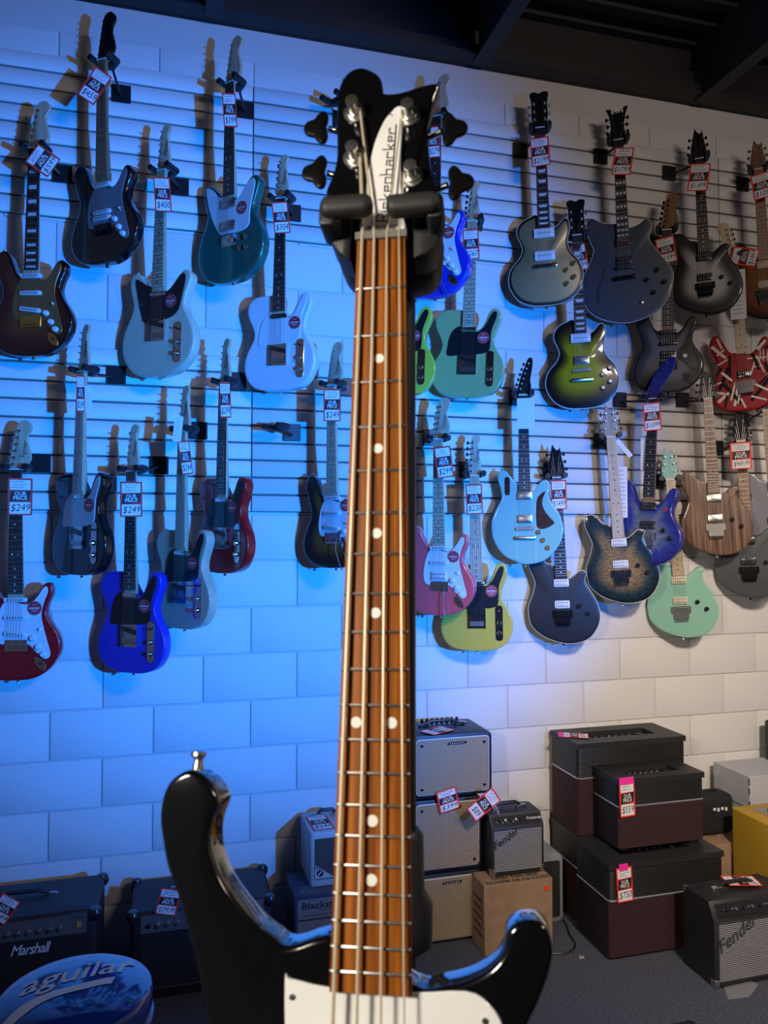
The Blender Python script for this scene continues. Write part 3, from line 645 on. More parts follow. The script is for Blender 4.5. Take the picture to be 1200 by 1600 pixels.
SLV = burst('silver_burst', [(0, (.40, .38, .37)), (.5, (.34, .32, .31)), (.72, (.06, .055, .055)), (.82, (.008, .008, .008)), (1, (.006, .006, .006))], .45, .3, .3)
HB2 = lambda m: [('hb', .29, m), ('hb', .188, m)]
KW = [(78, 178), (118, 142)]
G(20, 'electric_guitar', 'silver burst guitar with black rim, pointed headstock and black hardware', 'wolf', (1092, 250), (1104, 491), -4, SLV, headmat=BLK, neck=M_ROSE, board=M_EBONY, pups=HB2(M_BLACKPL), hw=M_BLACKHW, knobs=KW, binding=M_BLACKPL, **W2)
SLV2 = burst('worn_silver', [(0, (.13, .13, .14)), (.55, (.11, .11, .12)), (.80, (.02, .02, .024)), (1, (.008, .008, .009))], .5, .2, .2)
G(21, 'electric_guitar', 'worn silver guitar with black half pickguard and brown headstock', 'strat', (1042, 361), (1044.5, 613), -3, SLV2, headmat=wood('walnut_head', (.16, .08, .03), (.22, .12, .05)), neck=M_ROAST, board=M_ROSE,
  pups=[('sc', .292, M_BLACKPL), ('bar', .235, M_BLACKPL), ('hb', .180, M_BLACKPL)], br='trem', hw=M_BLACKHW, knobs=[(74, 170)], knobmat=M_WHITEPL, jack=True,
  extra=lambda r: obj('pickguard', MB().slab(spline(mm([(44, 196), (58, 215), (96, 262), (104, 300), (112, 330), (104, 250), (112, 190), (130, 130), (118, 108), (92, 120), (64, 148), (44, 160)]), 3), -.001, .003, .001, rr=1).mesh('pickguard', GB), r))
BRN = burst('brown_quilt_burst', [(0, (.30, .13, .04)), (.6, (.20, .07, .02)), (.9, (.05, .015, .006)), (1, (.02, .008, .004))], .25, 1, 0, ((70, 150, 60), .45))
G(22, 'electric_guitar', 'brown flamed guitar with cream pickups cut by the right edge', 'wolf', (1185, 266), (1199, 500), -4, BRN, headmat=wood('brown_head', (.16, .07, .04), (.2, .09, .05)), neck=M_ROAST, pups=HB2(M_CREAMPL), knobs=KW, **W2)
def stripes(r):
    mw, mk = mat('stripe_white', (.62, .58, .48), .35), mat('stripe_black', (.006, .006, .006), .5, spec=.1)
    for k, (x0, y0, x1, y1, w, c) in enumerate([(-140,350,-78,280,16,'w'),(-118,300,-80,325,9,'w'),(-110,385,-92,330,10,'w'),(-120,250,-62,275,8,'w'),(-60,290,-70,150,14,'k'),(-70,230,-125,120,20,'k'),(-105,210,-60,160,14,'w'),(20,262,110,255,8,'w'),(34,190,64,270,8,'w'),(64,270,92,180,8,'w'),(40,215,88,215,7,'w'),(70,300,112,340,16,'w'),(90,290,120,310,12,'k'),(100,170,148,120,16,'w'),(130,170,20,45,20,'k'),(-150,110,-100,100,14,'w'),(-135,60,-70,110,16,'w'),(-90,90,-105,30,12,'k'),(-60,30,-38,120,13,'w'),(-30,70,-10,14,10,'w'),(20,70,90,40,9,'w'),(100,100,140,70,10,'w'),(-40,60,0,100,12,'k'),(60,120,120,180,10,'k'),(-150,150,-110,160,9,'w'),(92,240,98,300,6,'w'),(78,245,84,305,6,'w'),(-100,150,-30,40,18,'k'),(40,130,140,60,12,'w'),(-130,200,-100,235,12,'k'),(45,285,70,200,12,'k'),(-45,150,-75,60,11,'w'),(100,230,118,150,11,'k'),(-20,120,-45,40,10,'w')]):
        b = MB(); dx, dy = x1-x0, y1-y0; l = math.hypot(dx, dy); n = (-dy/l*w/2, dx/l*w/2)
        b.slab(mm([(x0+n[0], y0+n[1]), (x0-n[0], y0-n[1]), (x1-n[0]*.8, y1-n[1]*.8), (x1+n[0]*.8, y1+n[1]*.8)]), -.0005, .0004+.00012*k); b.build('stripe', mw if c == 'w' else mk, r, 0)
G(23, 'electric_guitar', 'red guitar covered in white and black stripes', 'strat', (1144, 403), (1169, 641), -4, paint('stripe_red', (.30, .008, .015), rough=.45, coat=0.0, spec=.2), mirror_head=True, neck=M_MAPLE, pups=[('hb', .185, M_BLACKPL)], br='floyd', knobs=[(112, 75)], extra=stripes)
BURL = burst('blue_burl_burst', [(0, (.20, .21, .26)), (.45, (.14, .17, .28)), (.75, (.03, .05, .30)), (1, (.02, .02, .22))], .3, .8, 0, ((55, 55, 55), .5))
G(24, 'electric_guitar', 'blue burl burst guitar with a long blue headstock', 'strat', (1022, 624), (1009, 883), 22, BURL, head='hockey', headmat=paint('indigo', (.012, .02, .22)), neck=M_ROAST, board=M_EBONY, pups=[('hb', .275, M_BLACKPL), ('hb', .188, M_BLACKPL)], br='floyd',
  knobs=[(76, 165), (108, 130)], extra=lambda r: MB().cyl((.082, .262, 0), (.082, .262, .002), .009, n=14).build('sticker', M_STICKER, r))
ZEB = wood('zebrawood', (.055, .026, .016), (.24, .13, .08), (90, 1.6, 90), .4, .3, (.38, .62))
G(25, 'electric_guitar', 'striped zebrawood guitar with chrome pickups', 'wolf', (1105.6, 624), (1121, 868), -5, ZEB, headmat=mat('dark_head', (.03, .03, .03), .5), neck=wood('walnut_neck', (.14, .07, .035), (.2, .1, .055)), pups=HB2(M_DULLCHROME), hw=M_DULLCHROME, knobs=KW, tun=M_BLACKHW, **{**W2, 'dome': .004})
G(26, 'electric_guitar', 'dark grey satin guitar with a black headstock, behind the zebrawood one', 'wolf', (1157.6, 690), (1173, 935), -4, mat('stealth_grey', (.055, .06, .065), .42, .1, .3), headmat=BLK, neck=M_ROAST, pups=HB2(M_BLACKPL), hw=M_BLACKHW, knobs=KW, depth=.125, **W2)
G(27, 'electric_guitar', 'lavender grey guitar cut by the right edge, beside the zebrawood one', 'wolf', (1197, 642), (1216, 850), -4, paint('lavender_grey', (.20, .19, .24)), headmat=BLK, neck=M_ROAST, pups=HB2(M_CREAMPL), knobs=KW, **W2)
G(28, 'electric_guitar', 'mint green guitar with mint pointed headstock', 'wolf', (1047, 750), (1068, 997), -4, paint('mint_green', (.26, .52, .40)), headmat=paint('mint_head', (.28, .54, .42)), neck=M_MAPLE, pups=HB2(M_CREAMPL), hw=M_DULLCHROME, knobs=KW, depth=.115, **W2)
QLT = burst('teal_quilt_burst', [(0, (.40, .26, .12)), (.5, (.28, .19, .09)), (.78, (.025, .05, .055)), (1, (.008, .018, .022))], .22, 1, 0, ((60, 170, 60), .75))
G(29, 'electric_guitar', 'quilted brown guitar with dark teal rim and maple neck', 'wolf', (954.5, 684), (974, 943), -4, QLT, headmat=wood('grey_maple', (.3, .25, .2), (.4, .34, .28)), neck=M_MAPLE, pups=HB2(M_WHITEPL), hw=M_CHROME, knobs=KW, binding=M_CREAMPL, **W2)
G(30, 'electric_guitar', 'matte black guitar with white pickups below the pale blue one', 'wolf', (869.6, 747), (881, 1006), -4, mat('stealth_black', (.010, .011, .014), .4, 0, .3), headmat=BLK, neck=M_ROSE, board=M_EBONY, pups=HB2(M_WHITEPL), hw=M_BLACKHW, knobs=KW, binding=M_CREAMPL, depth=.12, **W2)
TORT = mat('tortoise_red', (.045, .008, .006), .3, coat=.6, var=(60, .8))
G(31, 'electric_guitar', 'pale blue guitar with tortoiseshell guard and black slim headstock', 'powers', (817.4, 618.6), (821, 882), 0, paint('pale_blue', (.22, .48, .40)), head='powers', headmat=BLK, neck=M_MAPLE, board=M_ROSE, pups=[('hb', .325, M_DULLCHROME), ('hb', .215, M_DULLCHROME)], br='tom', hw=M_DULLCHROME,
  knobs=[(62, 152), (82, 114), (104, 78)], knobmat=M_GOLDHW, extra=lambda r: (obj('pickguard', MB().slab(spline(mm([(98, 345), (62, 318), (54, 260), (56, 178), (90, 168), (134, 190), (130, 206), (100, 240), (82, 280), (86, 315)]), 2), 0, .003, .001, rr=1).mesh('pickguard', TORT), r),
     obj('switch_plate', MB().slab(rrect(.024, .088, .012, -.080, .372), 0, .003, .001, rr=1).mesh('switch_plate', TORT), r), MB().box((-.036, .13, .0002), (.0012, .25, .0006)).build('seam_line', M_WHITEPL, r, 0), MB().box((.050, .15, .0002), (.0012, .28, .0006)).build('seam_line', M_WHITEPL, r, 0)))

# hangers: wall plate position for each guitar
NM = {1: 'cherry sunburst', 2: 'highest black', 3: 'off-white offset', 4: 'metallic teal', 5: 'all-white', 6: 'black pale-guard', 7: 'red white-guard', 8: 'ultramarine', 9: 'cream', 10: 'candy red', 11: 'brown sunburst', 12: 'bright blue', 13: 'sage green', 14: 'lime green', 15: 'coral pink', 16: 'butterscotch', 17: 'gold-topped', 18: 'charcoal semi-hollow', 19: 'olive green burst', 20: 'silver burst', 21: 'worn silver', 22: 'brown flamed', 23: 'red striped', 24: 'blue burl', 25: 'zebrawood', 26: 'dark grey satin', 27: 'lavender grey', 28: 'mint green', 29: 'quilted brown', 30: 'matte black', 31: 'pale blue'}
PL = {1: (98, 272), 2: (190, 147), 3: (281, 292), 4: (383, 172), 5: (457, 333), 6: (182, 586), 7: (64, 724), 8: (249, 727), 9: (310, 673), 10: (371, 597), 11: (540, 605), 12: (690, 200), 13: (742, 348), 14: (640, 356), 15: (672, 684), 16: (728, 734), 17: (813, 236), 18: (938, 245), 19: (890, 392), 20: (1045, 271), 21: (1022, 380), 22: (1160, 288), 23: (1120, 412), 24: (968, 625), 25: (1066, 625), 26: (1120, 700), 27: (1160, 655), 28: (1026, 752), 29: (938, 690), 30: (860, 735), 31: (806, 622)}
for k in P:
    root, mtx, s, nv, d = P[k]
    hanger(PL[k], 'black yoke hanger holding the %s guitar' % NM[k], (mtx, s, nv, 0))
hanger((456, 676), 'empty black hanger with no guitar on the lower slatwall', None, (430, 666), -.9)
hanger((533, 187), 'black hanger left of the bass headstock on the upper slatwall', None, (520, 152), -.9)

# price tags
def T(k, c, w, h, tilt, price, off=.05, **kw):
    lab = 'red price tag reading %s on the %s guitar' % (price, NM[k])
    price_tag(lab, c, w, h, tilt, price, P[k][4]+off, **kw)
T(1, (67, 251), 38, 37, 60, '$599'); T(2, (148, 134), 27.5, 57, -28, '$459'); T(3, (254, 304), 25, 55, 4, '$400'); T(4, (359, 172), 21, 54, 4, '$399'); T(5, (439, 340), 25, 50, 6, '$304')
T(6, (126, 615), 12, 58, 1, '$249'); T(7, (31.5, 776), 35, 58, 0, '$249'); T(8, (205, 780), 33, 55, 1, '$249'); T(9, (290, 715), 17, 53, 8, '$244'); T(10, (352, 625), 17, 56, 2, '$299')
T(11, (519, 633), 27, 51, 0, '$249'); T(12, (677, 222), 20, 50, 4, '$279'); T(13, (736, 382), 25, 48, 2, '$267'); T(15, (693.5, 722), 26, 49, 7, '$299'); T(16, (741, 780), 25.5, 47, 2, '$230')
T(17, (844, 237), 29, 46, 4, '$2199'); T(18, (973, 252), 29.5, 43, -8, '$1799', head='SA126'); T(20, (1092, 277), 30, 43, -8, '$1,499'); T(21, (1041, 391), 28, 41, 8, '$1599'); T(22, (1191, 290), 29, 40, 8, '$1299')
T(23, (1163, 401), 28, 38, 74, '$1469'); T(19, (906, 402), 22, 42, 9, '$899', off=.02); T(24, (1019, 651), 26, 44, 3, '$1099'); T(26, (1157.6, 712), 30, 42, 2, '$949.99'); T(30, (873, 773), 24, 46, 1, '$1499', off=.03)
price_tag('blank pale card hanging on the pale blue guitar neck', (821.5, 646), 27, 48, 0, '', P[31][4]+.05, sheet='blank')
price_tag('narrow white paper behind the price tag of the black pale-guard guitar', (138, 624), 10, 42, 3, '', P[6][4]+.02, sheet='spec')
price_tag('narrow white paper hanging from the headstock of the cream guitar', (278, 670), 13, 40, -5, '', P[9][4]+.05, sheet='spec')
price_tag('long white printed sheet hanging on the maple neck of the striped guitar', (1153, 460), 22.5, 78, 1, '', P[23][4]+.05, sheet='spec')
price_tag('tall pale printed sheet between the quilted and the blue burl guitars', (973, 769), 14, 80, 0, '', P[29][4]-.045, sheet='spec')
price_tag('pale printed sheet left of the blue burl guitar neck', (1006, 708), 9, 54, 0, '', P[24][4]-.03, sheet='spec')
price_tag('loose white paper corner hanging from the quilted guitar headstock', (973, 698), 7, 40, 38, '', P[29][4]+.02, sheet='blank')

# ------------------------------------------------------------------ the bass in the foreground and its stand
def camv(x, y, z): return _r*x + _u*y + _f*z
bO = CAM + camv(-.0026, .2395, .6751); bU = camv(.9907, .0205, -.1342).normalized(); bV = camv(.0122, .971, .2387).normalized(); bW = camv(-.1352, .2382, -.9618).normalized()
bV = (bV-bU*bV.dot(bU)).normalized(); bW = bU.cross(bV)
BM = Matrix(((bU.x, bV.x, bW.x, bO.x), (bU.y, bV.y, bW.y, bO.y), (bU.z, bV.z, bW.z, bO.z), (0, 0, 0, 1)))
bass = empty('bass_guitar', BM @ Matrix.Translation((0, -.92, 0))); tag(bass, 'glossy black four-string bass with white pickguard in the foreground', 'bass guitar')
BB = Matrix.Translation((0, .92, 0))
def bpart(name, mb, m, parent=None, smooth=40):
    o = mb.build(name, m, parent or bass, smooth); 
    if parent is None: o.matrix_local = BB.copy()
    return o
M_JET = mat('jet_gloss', (.0035, .0035, .004), .12, coat=1.0)
body = [(-24,-560),(-62,-568),(-75,-563),(-88,-555),(-103,-541),(-115,-527),(-124,-510),(-127,-497),(-126,-483),(-122,-471),(-125,-463),(-134,-453),(-146,-448),(-159,-454),(-166,-465),(-168,-483),(-164,-501),(-159,-518),(-150,-536),(-141,-557),(-134,-576),(-127,-598),(-121,-621),(-118,-650),(-124,-690),(-146,-740),(-164,-790),(-160,-840),(-130,-885),(-70,-912),(0,-920),(70,-912),(128,-885),(158,-840),(160,-790),(140,-735),(114,-690),(104,-650),(106,-615),(116,-594),(124,-575),(127,-560),(124,-548),(116,-543),(104,-544),(96,-551),(93,-563),(84,-574),(68,-583),(50,-588),(29,-589)]
bpart('body', MB().slab(spline(mm(body), 4), -.046, -.010, .0045, rr=4), M_JET)
head = [(-21,4),(-20,18),(-25,29),(-37,44),(-50,53),(-53,60),(-47,78),(-44,98),(-45,132),(-45,162),(-42,178),(-35,189),(-25,193),(-16,190),(-7,183),(-3,175),(-2,163),(6,160),(18,161),(33,165),(45,167),(51,165),(48,154),(43,135),(40,119),(42,90),(44,70),(49,52),(47,45),(34,36),(23,26),(20,14),(21,4)]
bpart('headstock', MB().slab(spline(mm(head), 4), -.024, -.008, .003, rr=3), M_JET)
b = MB(); vs = []
vv = (.012, 0, -.1, -.25, -.4, -.52, -.56, -.592)
for v in vv:
    t = min(1, max(0, -v/.592)); w = .0212+(.0288-.0212)*t; dp = .017 if v > -.5 else .03
    for k in range(11):
        a = math.pi*k/10; vs.append((w*math.cos(a), v, -.0065-dp*math.sin(a)**.8))
b.add(vs, [(i*11+k, i*11+k+1, (i+1)*11+k+1, (i+1)*11+k) for i in range(len(vv)-1) for k in range(10)]+[(i*11+10, i*11, (i+1)*11, (i+1)*11+10) for i in range(len(vv)-1)]+[tuple(range(11)), tuple(range(len(vv)*11-1, len(vv)*11-12, -1))])
bpart('neck', b, M_JET)
M_BUB = wood('striped_rosewood', (.070, .016, .003), (.36, .110, .010), (170, 5, 170), .5, .0, (.30, .70))
M_BUB.node_tree.nodes['Principled BSDF'].inputs['Specular IOR Level'].default_value = .15
fb = bpart('fretboard', MB().slab([(-.0215, 0), (-.029, -.592), (.029, -.592), (.0215, 0)], -.0065, 0, .0012, rr=2), M_BUB)
def sv(n): return -.8445*(1-2**(-n/12))
for n in range(1, 21):
    w = .0215+.0075*(-sv(n)/.592)
    MB().tube([(-w+.0006, sv(n), -.0006), (-w+.0022, sv(n), .0007), (w-.0022, sv(n), .0007), (w-.0006, sv(n), -.0006)], .0013, 8).build('fret', M_FRET, fb)
for n in (3, 5, 7, 9, 12, 15, 17):
    v = (sv(n)+sv(n-1))/2
    for x in ((-.0135, .0135) if n == 12 else (0,)): MB().cyl((x, v, -.002), (x, v, .00025), .0041, n=20).build('dot_inlay', mat('dot_white', (.75, .74, .68), .35), fb)
bpart('nut', MB().box((0, .0035, -.001), (.0455, .007, .0085)), mat('grey_nut', (.16, .15, .14), .4), None, 0)
M_BSTR = mat('bass_string', (.80, .70, .50), .38, .55)
posts = [(-28, 141), (-27, 92), (23, 132), (26, 67)]
nutx = (-.0162, -.0055, .0055, .0162); endx = (-.0245, -.0080, .0085, .0245); order = (1, 0, 2, 3)
for k in range(4):
    px, py = posts[order[k]]; r = (.00145, .0012, .00095, .00075)[k]; e = endx[k]
    off = .006 if px < 0 else -.006
    s_ = MB().tube([(e+(e-nutx[k])*.35, -.80, .004), (e, -.592, .0052), (nutx[k], .004, .0032), (nutx[k]+(px/1000+off-nutx[k])*.1, .016, .001), (px/1000+off, py/1000, -.002)], r, 8); bpart('string', s_, M_BSTR)
cov = [(-18,14),(-18,33),(-16,52),(-13,79),(-8,105),(0,127),(8,138),(12,142),(16,142),(17,139),(17,122),(16,79),(18,30),(19,11)]
cv = bpart('truss_rod_cover', MB().slab(spline(mm(cov), 3), -.0082, -.0052, .0008, rr=1), mat('cover_white', (.74, .73, .72), .35))
# lettering drawn with straight thin strokes along the cover
GL = {'R': (8, [[(0,0),(0,11),(5,11),(6.5,9.5),(6.5,7),(5,5.6),(0,5.6)],[(3,5.6),(6.8,0)],[(-1,0),(1.5,0)],[(-1,11),(0,11)]]), 'i': (3.4, [[(1,0),(1,7)],[(1,9),(1,10)]]), 'c': (8, [[(6,0),(0.6,0),(0.6,7),(5.5,7),(6,6)]]), 'k': (8, [[(.8,0),(.8,12.5)],[(.8,3.2),(5.6,7)],[(2.2,4.2),(6.2,0)]]),
      'e': (7.6, [[(6,0),(.7,0),(.7,7),(5.6,7),(5.6,3.8),(.7,3.8)]]), 'n': (8, [[(.8,0),(.8,7),(6,7),(6,0)]]), 'b': (8.6, [[(.8,0),(.8,13)],[(.8,6.6),(6,6.6),(6,0),(.8,0)]]), 'a': (8, [[(1.4,7),(6,7),(6,0)],[(6,3.9),(1,3.9),(1,0),(6,0)]]), 'r': (7.5, [[(.8,0),(.8,7)],[(.8,4.5),(4,7),(5.5,7),(6.2,5.8)]])}
p0, p1 = Vector((.0062, .0215)), Vector((.0116, .1195)); dx = (p1-p0).normalized(); up = Vector((-dx.y, dx.x)); tot = sum(GL[c][0] for c in 'Rickenbacker'); kx = (p1-p0).length/tot; ky = .001
b = MB(); x = 0
for c in 'Rickenbacker':
    for st in GL[c][1]: ribbon(b, [tuple(p0+dx*(x+q[0])*kx+up*q[1]*ky*(1 if c == 'R' else .88)) for q in st], .00105, -.0047)
    x += GL[c][0]
ribbon(b, [tuple(p0+dx*(8*kx)), tuple(p0+dx*(tot*kx+.002))], .00115, -.0047)
q = p0+dx*(tot*kx+.012)+up*.004; ribbon(b, [tuple(q), tuple(q+dx*.0015+up*.002), tuple(q+up*.003+dx*.003)], .0009, -.0047)
b.build('name_lettering', M_INK, cv, 0)
text('MADE IN U.S.A.', .0042, M_INK, cv, Matrix.Translation((.001, .0165, -.0047)), bold=.00006)
def leaf(side):
    o = []
    for k in range(36):
        a = 2*math.pi*k/36; r = .0130+.0036*math.cos(3*a)
        o.append((side*(r*math.cos(a)*.86), r*1.18*math.sin(a)))
    return o
for (px, py), (kx_, ky_) in zip(posts, [(-65, 139), (-65, 90), (63, 125), (68, 67)]):
    s = -1 if px < 0 else 1
    t = bpart('tuning_machine', MB().lathe([(.0105, -.008), (.0105, -.0064), (.0072, -.006), (.0072, -.0035), (.0048, -.0034), (.0042, .001), (.0042, .006), (.0058, .0062), (.0058, .0092), (.002, .0094)], (px/1000, py/1000, 0), n=20), mat('post_chrome', (.85, .84, .80), .28, 1.0))
    bx = MB().cyl((px/1000*1.2, ky_/1000-.004, -.030), (kx_/1000-s*.010, ky_/1000-.004, -.018), .0032, n=10); bx.build('stem', M_CHROME, t)
    lf = MB().slab([(kx_/1000+x_, ky_/1000-.002+y_) for x_, y_ in leaf(s)], -.0215, -.0155, .0025, rr=2); lf.build('key', mat('key_black', (.004, .004, .004), .3, spec=.2), t)
gd = [(-63,-590),(-58,-588),(-30,-592),(28,-592),(66,-589),(82,-596),(92,-612),(96,-650),(92,-700),(60,-760),(-20,-800),(-58,-760),(-60,-650)]
g = bpart('pickguard', MB().slab(spline(mm(gd), 3), -.0102, -.0075, .0008, rr=1), mat('guard_bright', (.74, .75, .73), .3, coat=.4))
for x, y in ((-.057, -.599), (.079, -.606)): MB().lathe([(.0024, 0), (.0022, .0012), (.0005, .0014)], (x, y, -.0076), n=10).build('screw', M_DULLCHROME, g)
bpart('bridge', MB().slab(rrect(.09, .11, .008, 0, -.85), -.010, .001, .002, rr=1), M_CHROME)
for v in (-.66, -.77): bpart('pickup', MB().slab(rrect(.085, .038, .004, 0, v), -.0102, .0005, .001, rr=1), M_BLACKPL)
for (x, y, f) in ((-.146, -.449, 1), (0, -.918, -1)):
    o = MB().lathe([(.0045, 0), (.0045, .003), (.0032, .006), (.0036, .009), (.0065, .011), (.0062, .0135), (.002, .0145)], axis='y', n=14).build('strap_button', M_DULLCHROME, bass)
    o.matrix_local = BB @ Matrix.Translation((x, y, -.028)) @ (Matrix.Identity(4) if f > 0 else Matrix.Rotation(math.pi, 4, 'X'))
# stand
pole_top = BM @ Vector((.012, .03, -.075)); base = Vector((pole_top.x, pole_top.y, 0))
st = empty('bass_stand', loc=base); tag(st, 'black stand with folding yoke arms gripping the bass neck', 'stand')
IM = Matrix.Translation(-base) @ BM
def spart(name, mb, m=M_RUBBER):
    mb.v = [tuple(IM @ Vector(v)) for v in mb.v]; return mb.build(name, m, st)
yk = [(-53,40),(-51,30),(-46,7),(-38,-8),(-27,-15),(0,-19),(22,-19),(41,-15),(48,-4),(50,10),(50,40),(30,48),(0,50),(-30,48)]
spart('yoke_base', MB().slab(spline(mm(yk), 3), -.075, -.034, .006, rr=2), mat('stand_plastic', (.011, .011, .012), .5))
for s, (ua, ub), v, ck in ((-1, (-.050, -.004), .0185, [(-55,52),(-52,30),(-47,7),(-39,-8),(-28,-15),(-27,20),(-30,52)]), (1, (.054, .0075), .0155, [(52,46),(51,5),(47,-8),(39,-15),(28,-17),(27,20),(30,46)])):
    spart('yoke_cheek', MB().slab(mm(ck), -.040, -.004, .003, rr=2), mat('stand_plastic', (.011, .011, .012), .5))
    spart('yoke_post', MB().slab(rrect(.015, .024, .005, s*.0465+.002, .016), -.012, .022, .003, rr=2), mat('stand_plastic', (.011, .011, .012), .5))
    spart('yoke_arm', MB().slab(rrect(abs(ua-ub), .0185, .008, (ua+ub)/2, v), .014, .032, .007, rr=4), mat('arm_rubber', (.013, .013, .013), .6))
L0 = pole_top.z
b = MB(); b.tube([(0, 0, .12), (0, 0, L0)], .011, 12); b.build('pole', M_STEEL, st)
b = MB(); b.lathe([(.016, 0), (.026, .008), (.027, .045), (.019, .058), (.018, .11), (.014, .115)], (0, 0, 1.34), n=18); b.build('height_clutch', M_RUBBER, st)
for k in range(3):
    a = math.radians(90+120*k+15); b = MB(); b.tube([(0, 0, .42), (.1*math.cos(a), .1*math.sin(a), .3), (.36*math.cos(a), .36*math.sin(a), .016)], .011, 10); b.build('leg', M_STEEL, st)

# ------------------------------------------------------------------ amplifiers and boxes along the wall
def thing(name, label, cat, x, y, z, rz=0, group=None):
    o = empty(name, Matrix.Translation((x, y, z)) @ Matrix.Rotation(rz, 4, 'Z')); return tag(o, label, cat, group)
def fr(x, y, z): return Matrix.Translation((x, y, z)) @ RB
AG = 'amplifiers stacked along the wall'
MAROON = grid('maroon_grille', (.115, .016, .026), (.010, .004, .006), 40, .75, 'both', .5)
RIBS = grid('black_ribs', (.016, .016, .018), (.005, .005, .006), 40, .45, 'Z', .5, .8)
TOPV = mat('black_soft_top', (.016, .016, .017), .5, bump=(300, .2, .001))
def modern_amp(label, x, y, z, w, d, h, feet=True):
    """box amp with maroon cloth below, black ribbed band above, silver line, sunk control panel"""
    t = thing('guitar_amplifier', label, 'amplifier', x+w/2, y+d/2, z, 0, AG); f = .012 if feet else 0; hs = h*.62
    MB().slab(rrect(w, d, .018), f, hs, .003, rr=1).build('grille', MAROON, t); MB().slab(rrect(w, d, .018), hs, h-.022, .001, rr=1).build('upper_band', RIBS, t)
    MB().slab(rrect(w+.005, d+.005, .02), hs-.004, hs+.004, .002, rr=1).build('trim_line', mat('silver_line', (.45, .45, .47), .35, .7), t)
    b = MB(); pw, pd = w*.62, d*.42; cy = .01
    e = .004; y0, y1 = cy*.5-.006-pd/2, cy*.5-.006+pd/2
    b.box((0, (-d/2+y0)/2-e/4, h-.012), (w+e, y0+d/2+e/2, .024)); b.box((0, (d/2+y1)/2+e/4, h-.012), (w+e, d/2-y1+e/2, .024))
    for s in (-1, 1): b.box((s*(w/2+pw/2)/2, (y0+y1)/2, h-.012), ((w-pw)/2+.001+e/2, y1-y0, .0238))
    b.build('top_rim', TOPV, t, 0)
    cp = MB().box((0, cy*.5-.006, h-.030), (pw+.01, pd+.01, .006)).build('control_panel', M_BLACKPL, t, 0)
    for k in range(7):
        r = .011 if k < 6 else .02
        MB().lathe([(r, 0), (r*.95, .012), (r*.8, .014), (.001, .014)], (-pw*.30+pw*.105*k+(.018 if k == 6 else 0), .02, h-.028), n=14).build('knob', M_BLACKPL, cp)
    if feet:
        for sx in (-1, 1):
            for sy in (-1, 1): MB().slab(rrect(.045, .03, .006, sx*(w/2-.04), sy*(d/2-.028)), 0, f+.002, .002, rr=1).build('foot', M_RUBBER, t)
    return t
modern_amp('large maroon and black amplifier on the floor with the $750 tag', 1.727, -.591, 0, .55, .272, .39)
modern_amp('smaller maroon and black amplifier stacked on top with the $559 tag', 1.833, -.495, .391, .426, .205, .306)
modern_amp('maroon and black amplifier under the tallest one, against the wall', 1.761, -.285, 0, .561, .26, .388, False)
modern_amp('tallest maroon and black amplifier of the stack, against the wall', 1.761, -.285, .389, .561, .26, .41, False)
def flat(px, py, z, rot): return Matrix.Translation(at_z(px, py, z)) @ Matrix.Rotation(math.radians(rot), 4, 'Z')
price_tag('price tag with pink note reading $559 on the smaller maroon amplifier', (980, 1248), 27, 56, 2, '$559', .497+.006, yaw=0, note=1, group='price tags on amplifiers')
price_tag('price tag with pink note reading $750 on the large maroon amplifier', (976, 1382), 28, 54, 3, '$750', .593+.006, yaw=0, note=2, group='price tags on amplifiers')
price_tag('price tag lying on top of the tallest maroon amplifier', (0, 0), .085, .125, 0, '$750', 0, lie=flat(898, 1149, .803, 62), note=1, group='price tags on amplifiers')

VINYL = mat('oxblood_vinyl', (.022, .009, .011), .5, bump=(350, .3, .001)); BVIN = mat('black_vinyl', (.012, .012, .014), .5, bump=(350, .3, .001))
def corner(t, x, y, z, m=M_BLACKPL, r=.024):
    MB().lathe([(r*.2, -r), (r*.8, -r*.75), (r*1.05, -.2*r), (r*1.05, .3*r), (r*.75, .85*r), (r*.2, r)], (x, y, z), n=12).build('corner_guard', m, t)
def combo(label, x, y, z, w, d, h, logo, model):
    t = thing('guitar_amplifier', label, 'amplifier', x+w/2, y+d/2, z, 0, AG)
    b = MB(); b.slab(rrect(w, d, .02), 0, h, .014, rr=3); b.build('cabinet', VINYL, t)
    cp = MB().slab(rrect(w*.86, .066, .003), 0, .004, .001, rr=1).build('control_panel', mat('grey_panel', (.17, .16, .15), .4, .5), t); cp.matrix_local = fr(0, -d/2+.001, h-.045)
    gr = MB().slab(rrect(w*.86, h-.13, .003), 0, .004, .001, rr=1).build('grille', mat('black_cloth', (.012, .011, .011), .9, bump=(600, .5, .001)), t); gr.matrix_local = fr(0, -d/2+.001, (h-.04)/2)
    pp = MB().tube([(-w*.43, .042, 0), (w*.43, .042, 0)], .002, 6).build('piping', M_DULLCHROME, t); pp.matrix_local = fr(0, -d/2-.003, 0)
    return t, cp, gr
t, cp, gr = combo('dark red amplifier with white script logo at the left edge', -.80, -.46, 0, .55, .30, .405, 1, 1)
for k in range(11): knob(cp, -.19+.034*k, -.006, M_DULLCHROME, .0085, .014).location.z += .003
MB().slab(rrect(.016, .022, .002, .212, .0), .003, .009, .001, rr=1).build('power_switch', mat('amber_switch', (.5, .25, .05), .3), cp)
text('AS50D', .016, M_INK, cp, Matrix.Translation((.205, .024, .0046)))
text('Marshall', .046, M_WPRINT, gr, Matrix.Translation((.052, .112, .006)) @ Matrix.Diagonal((.9, 1.1, 1, 1)), shear=.35, bold=.0003, spacing=.9)
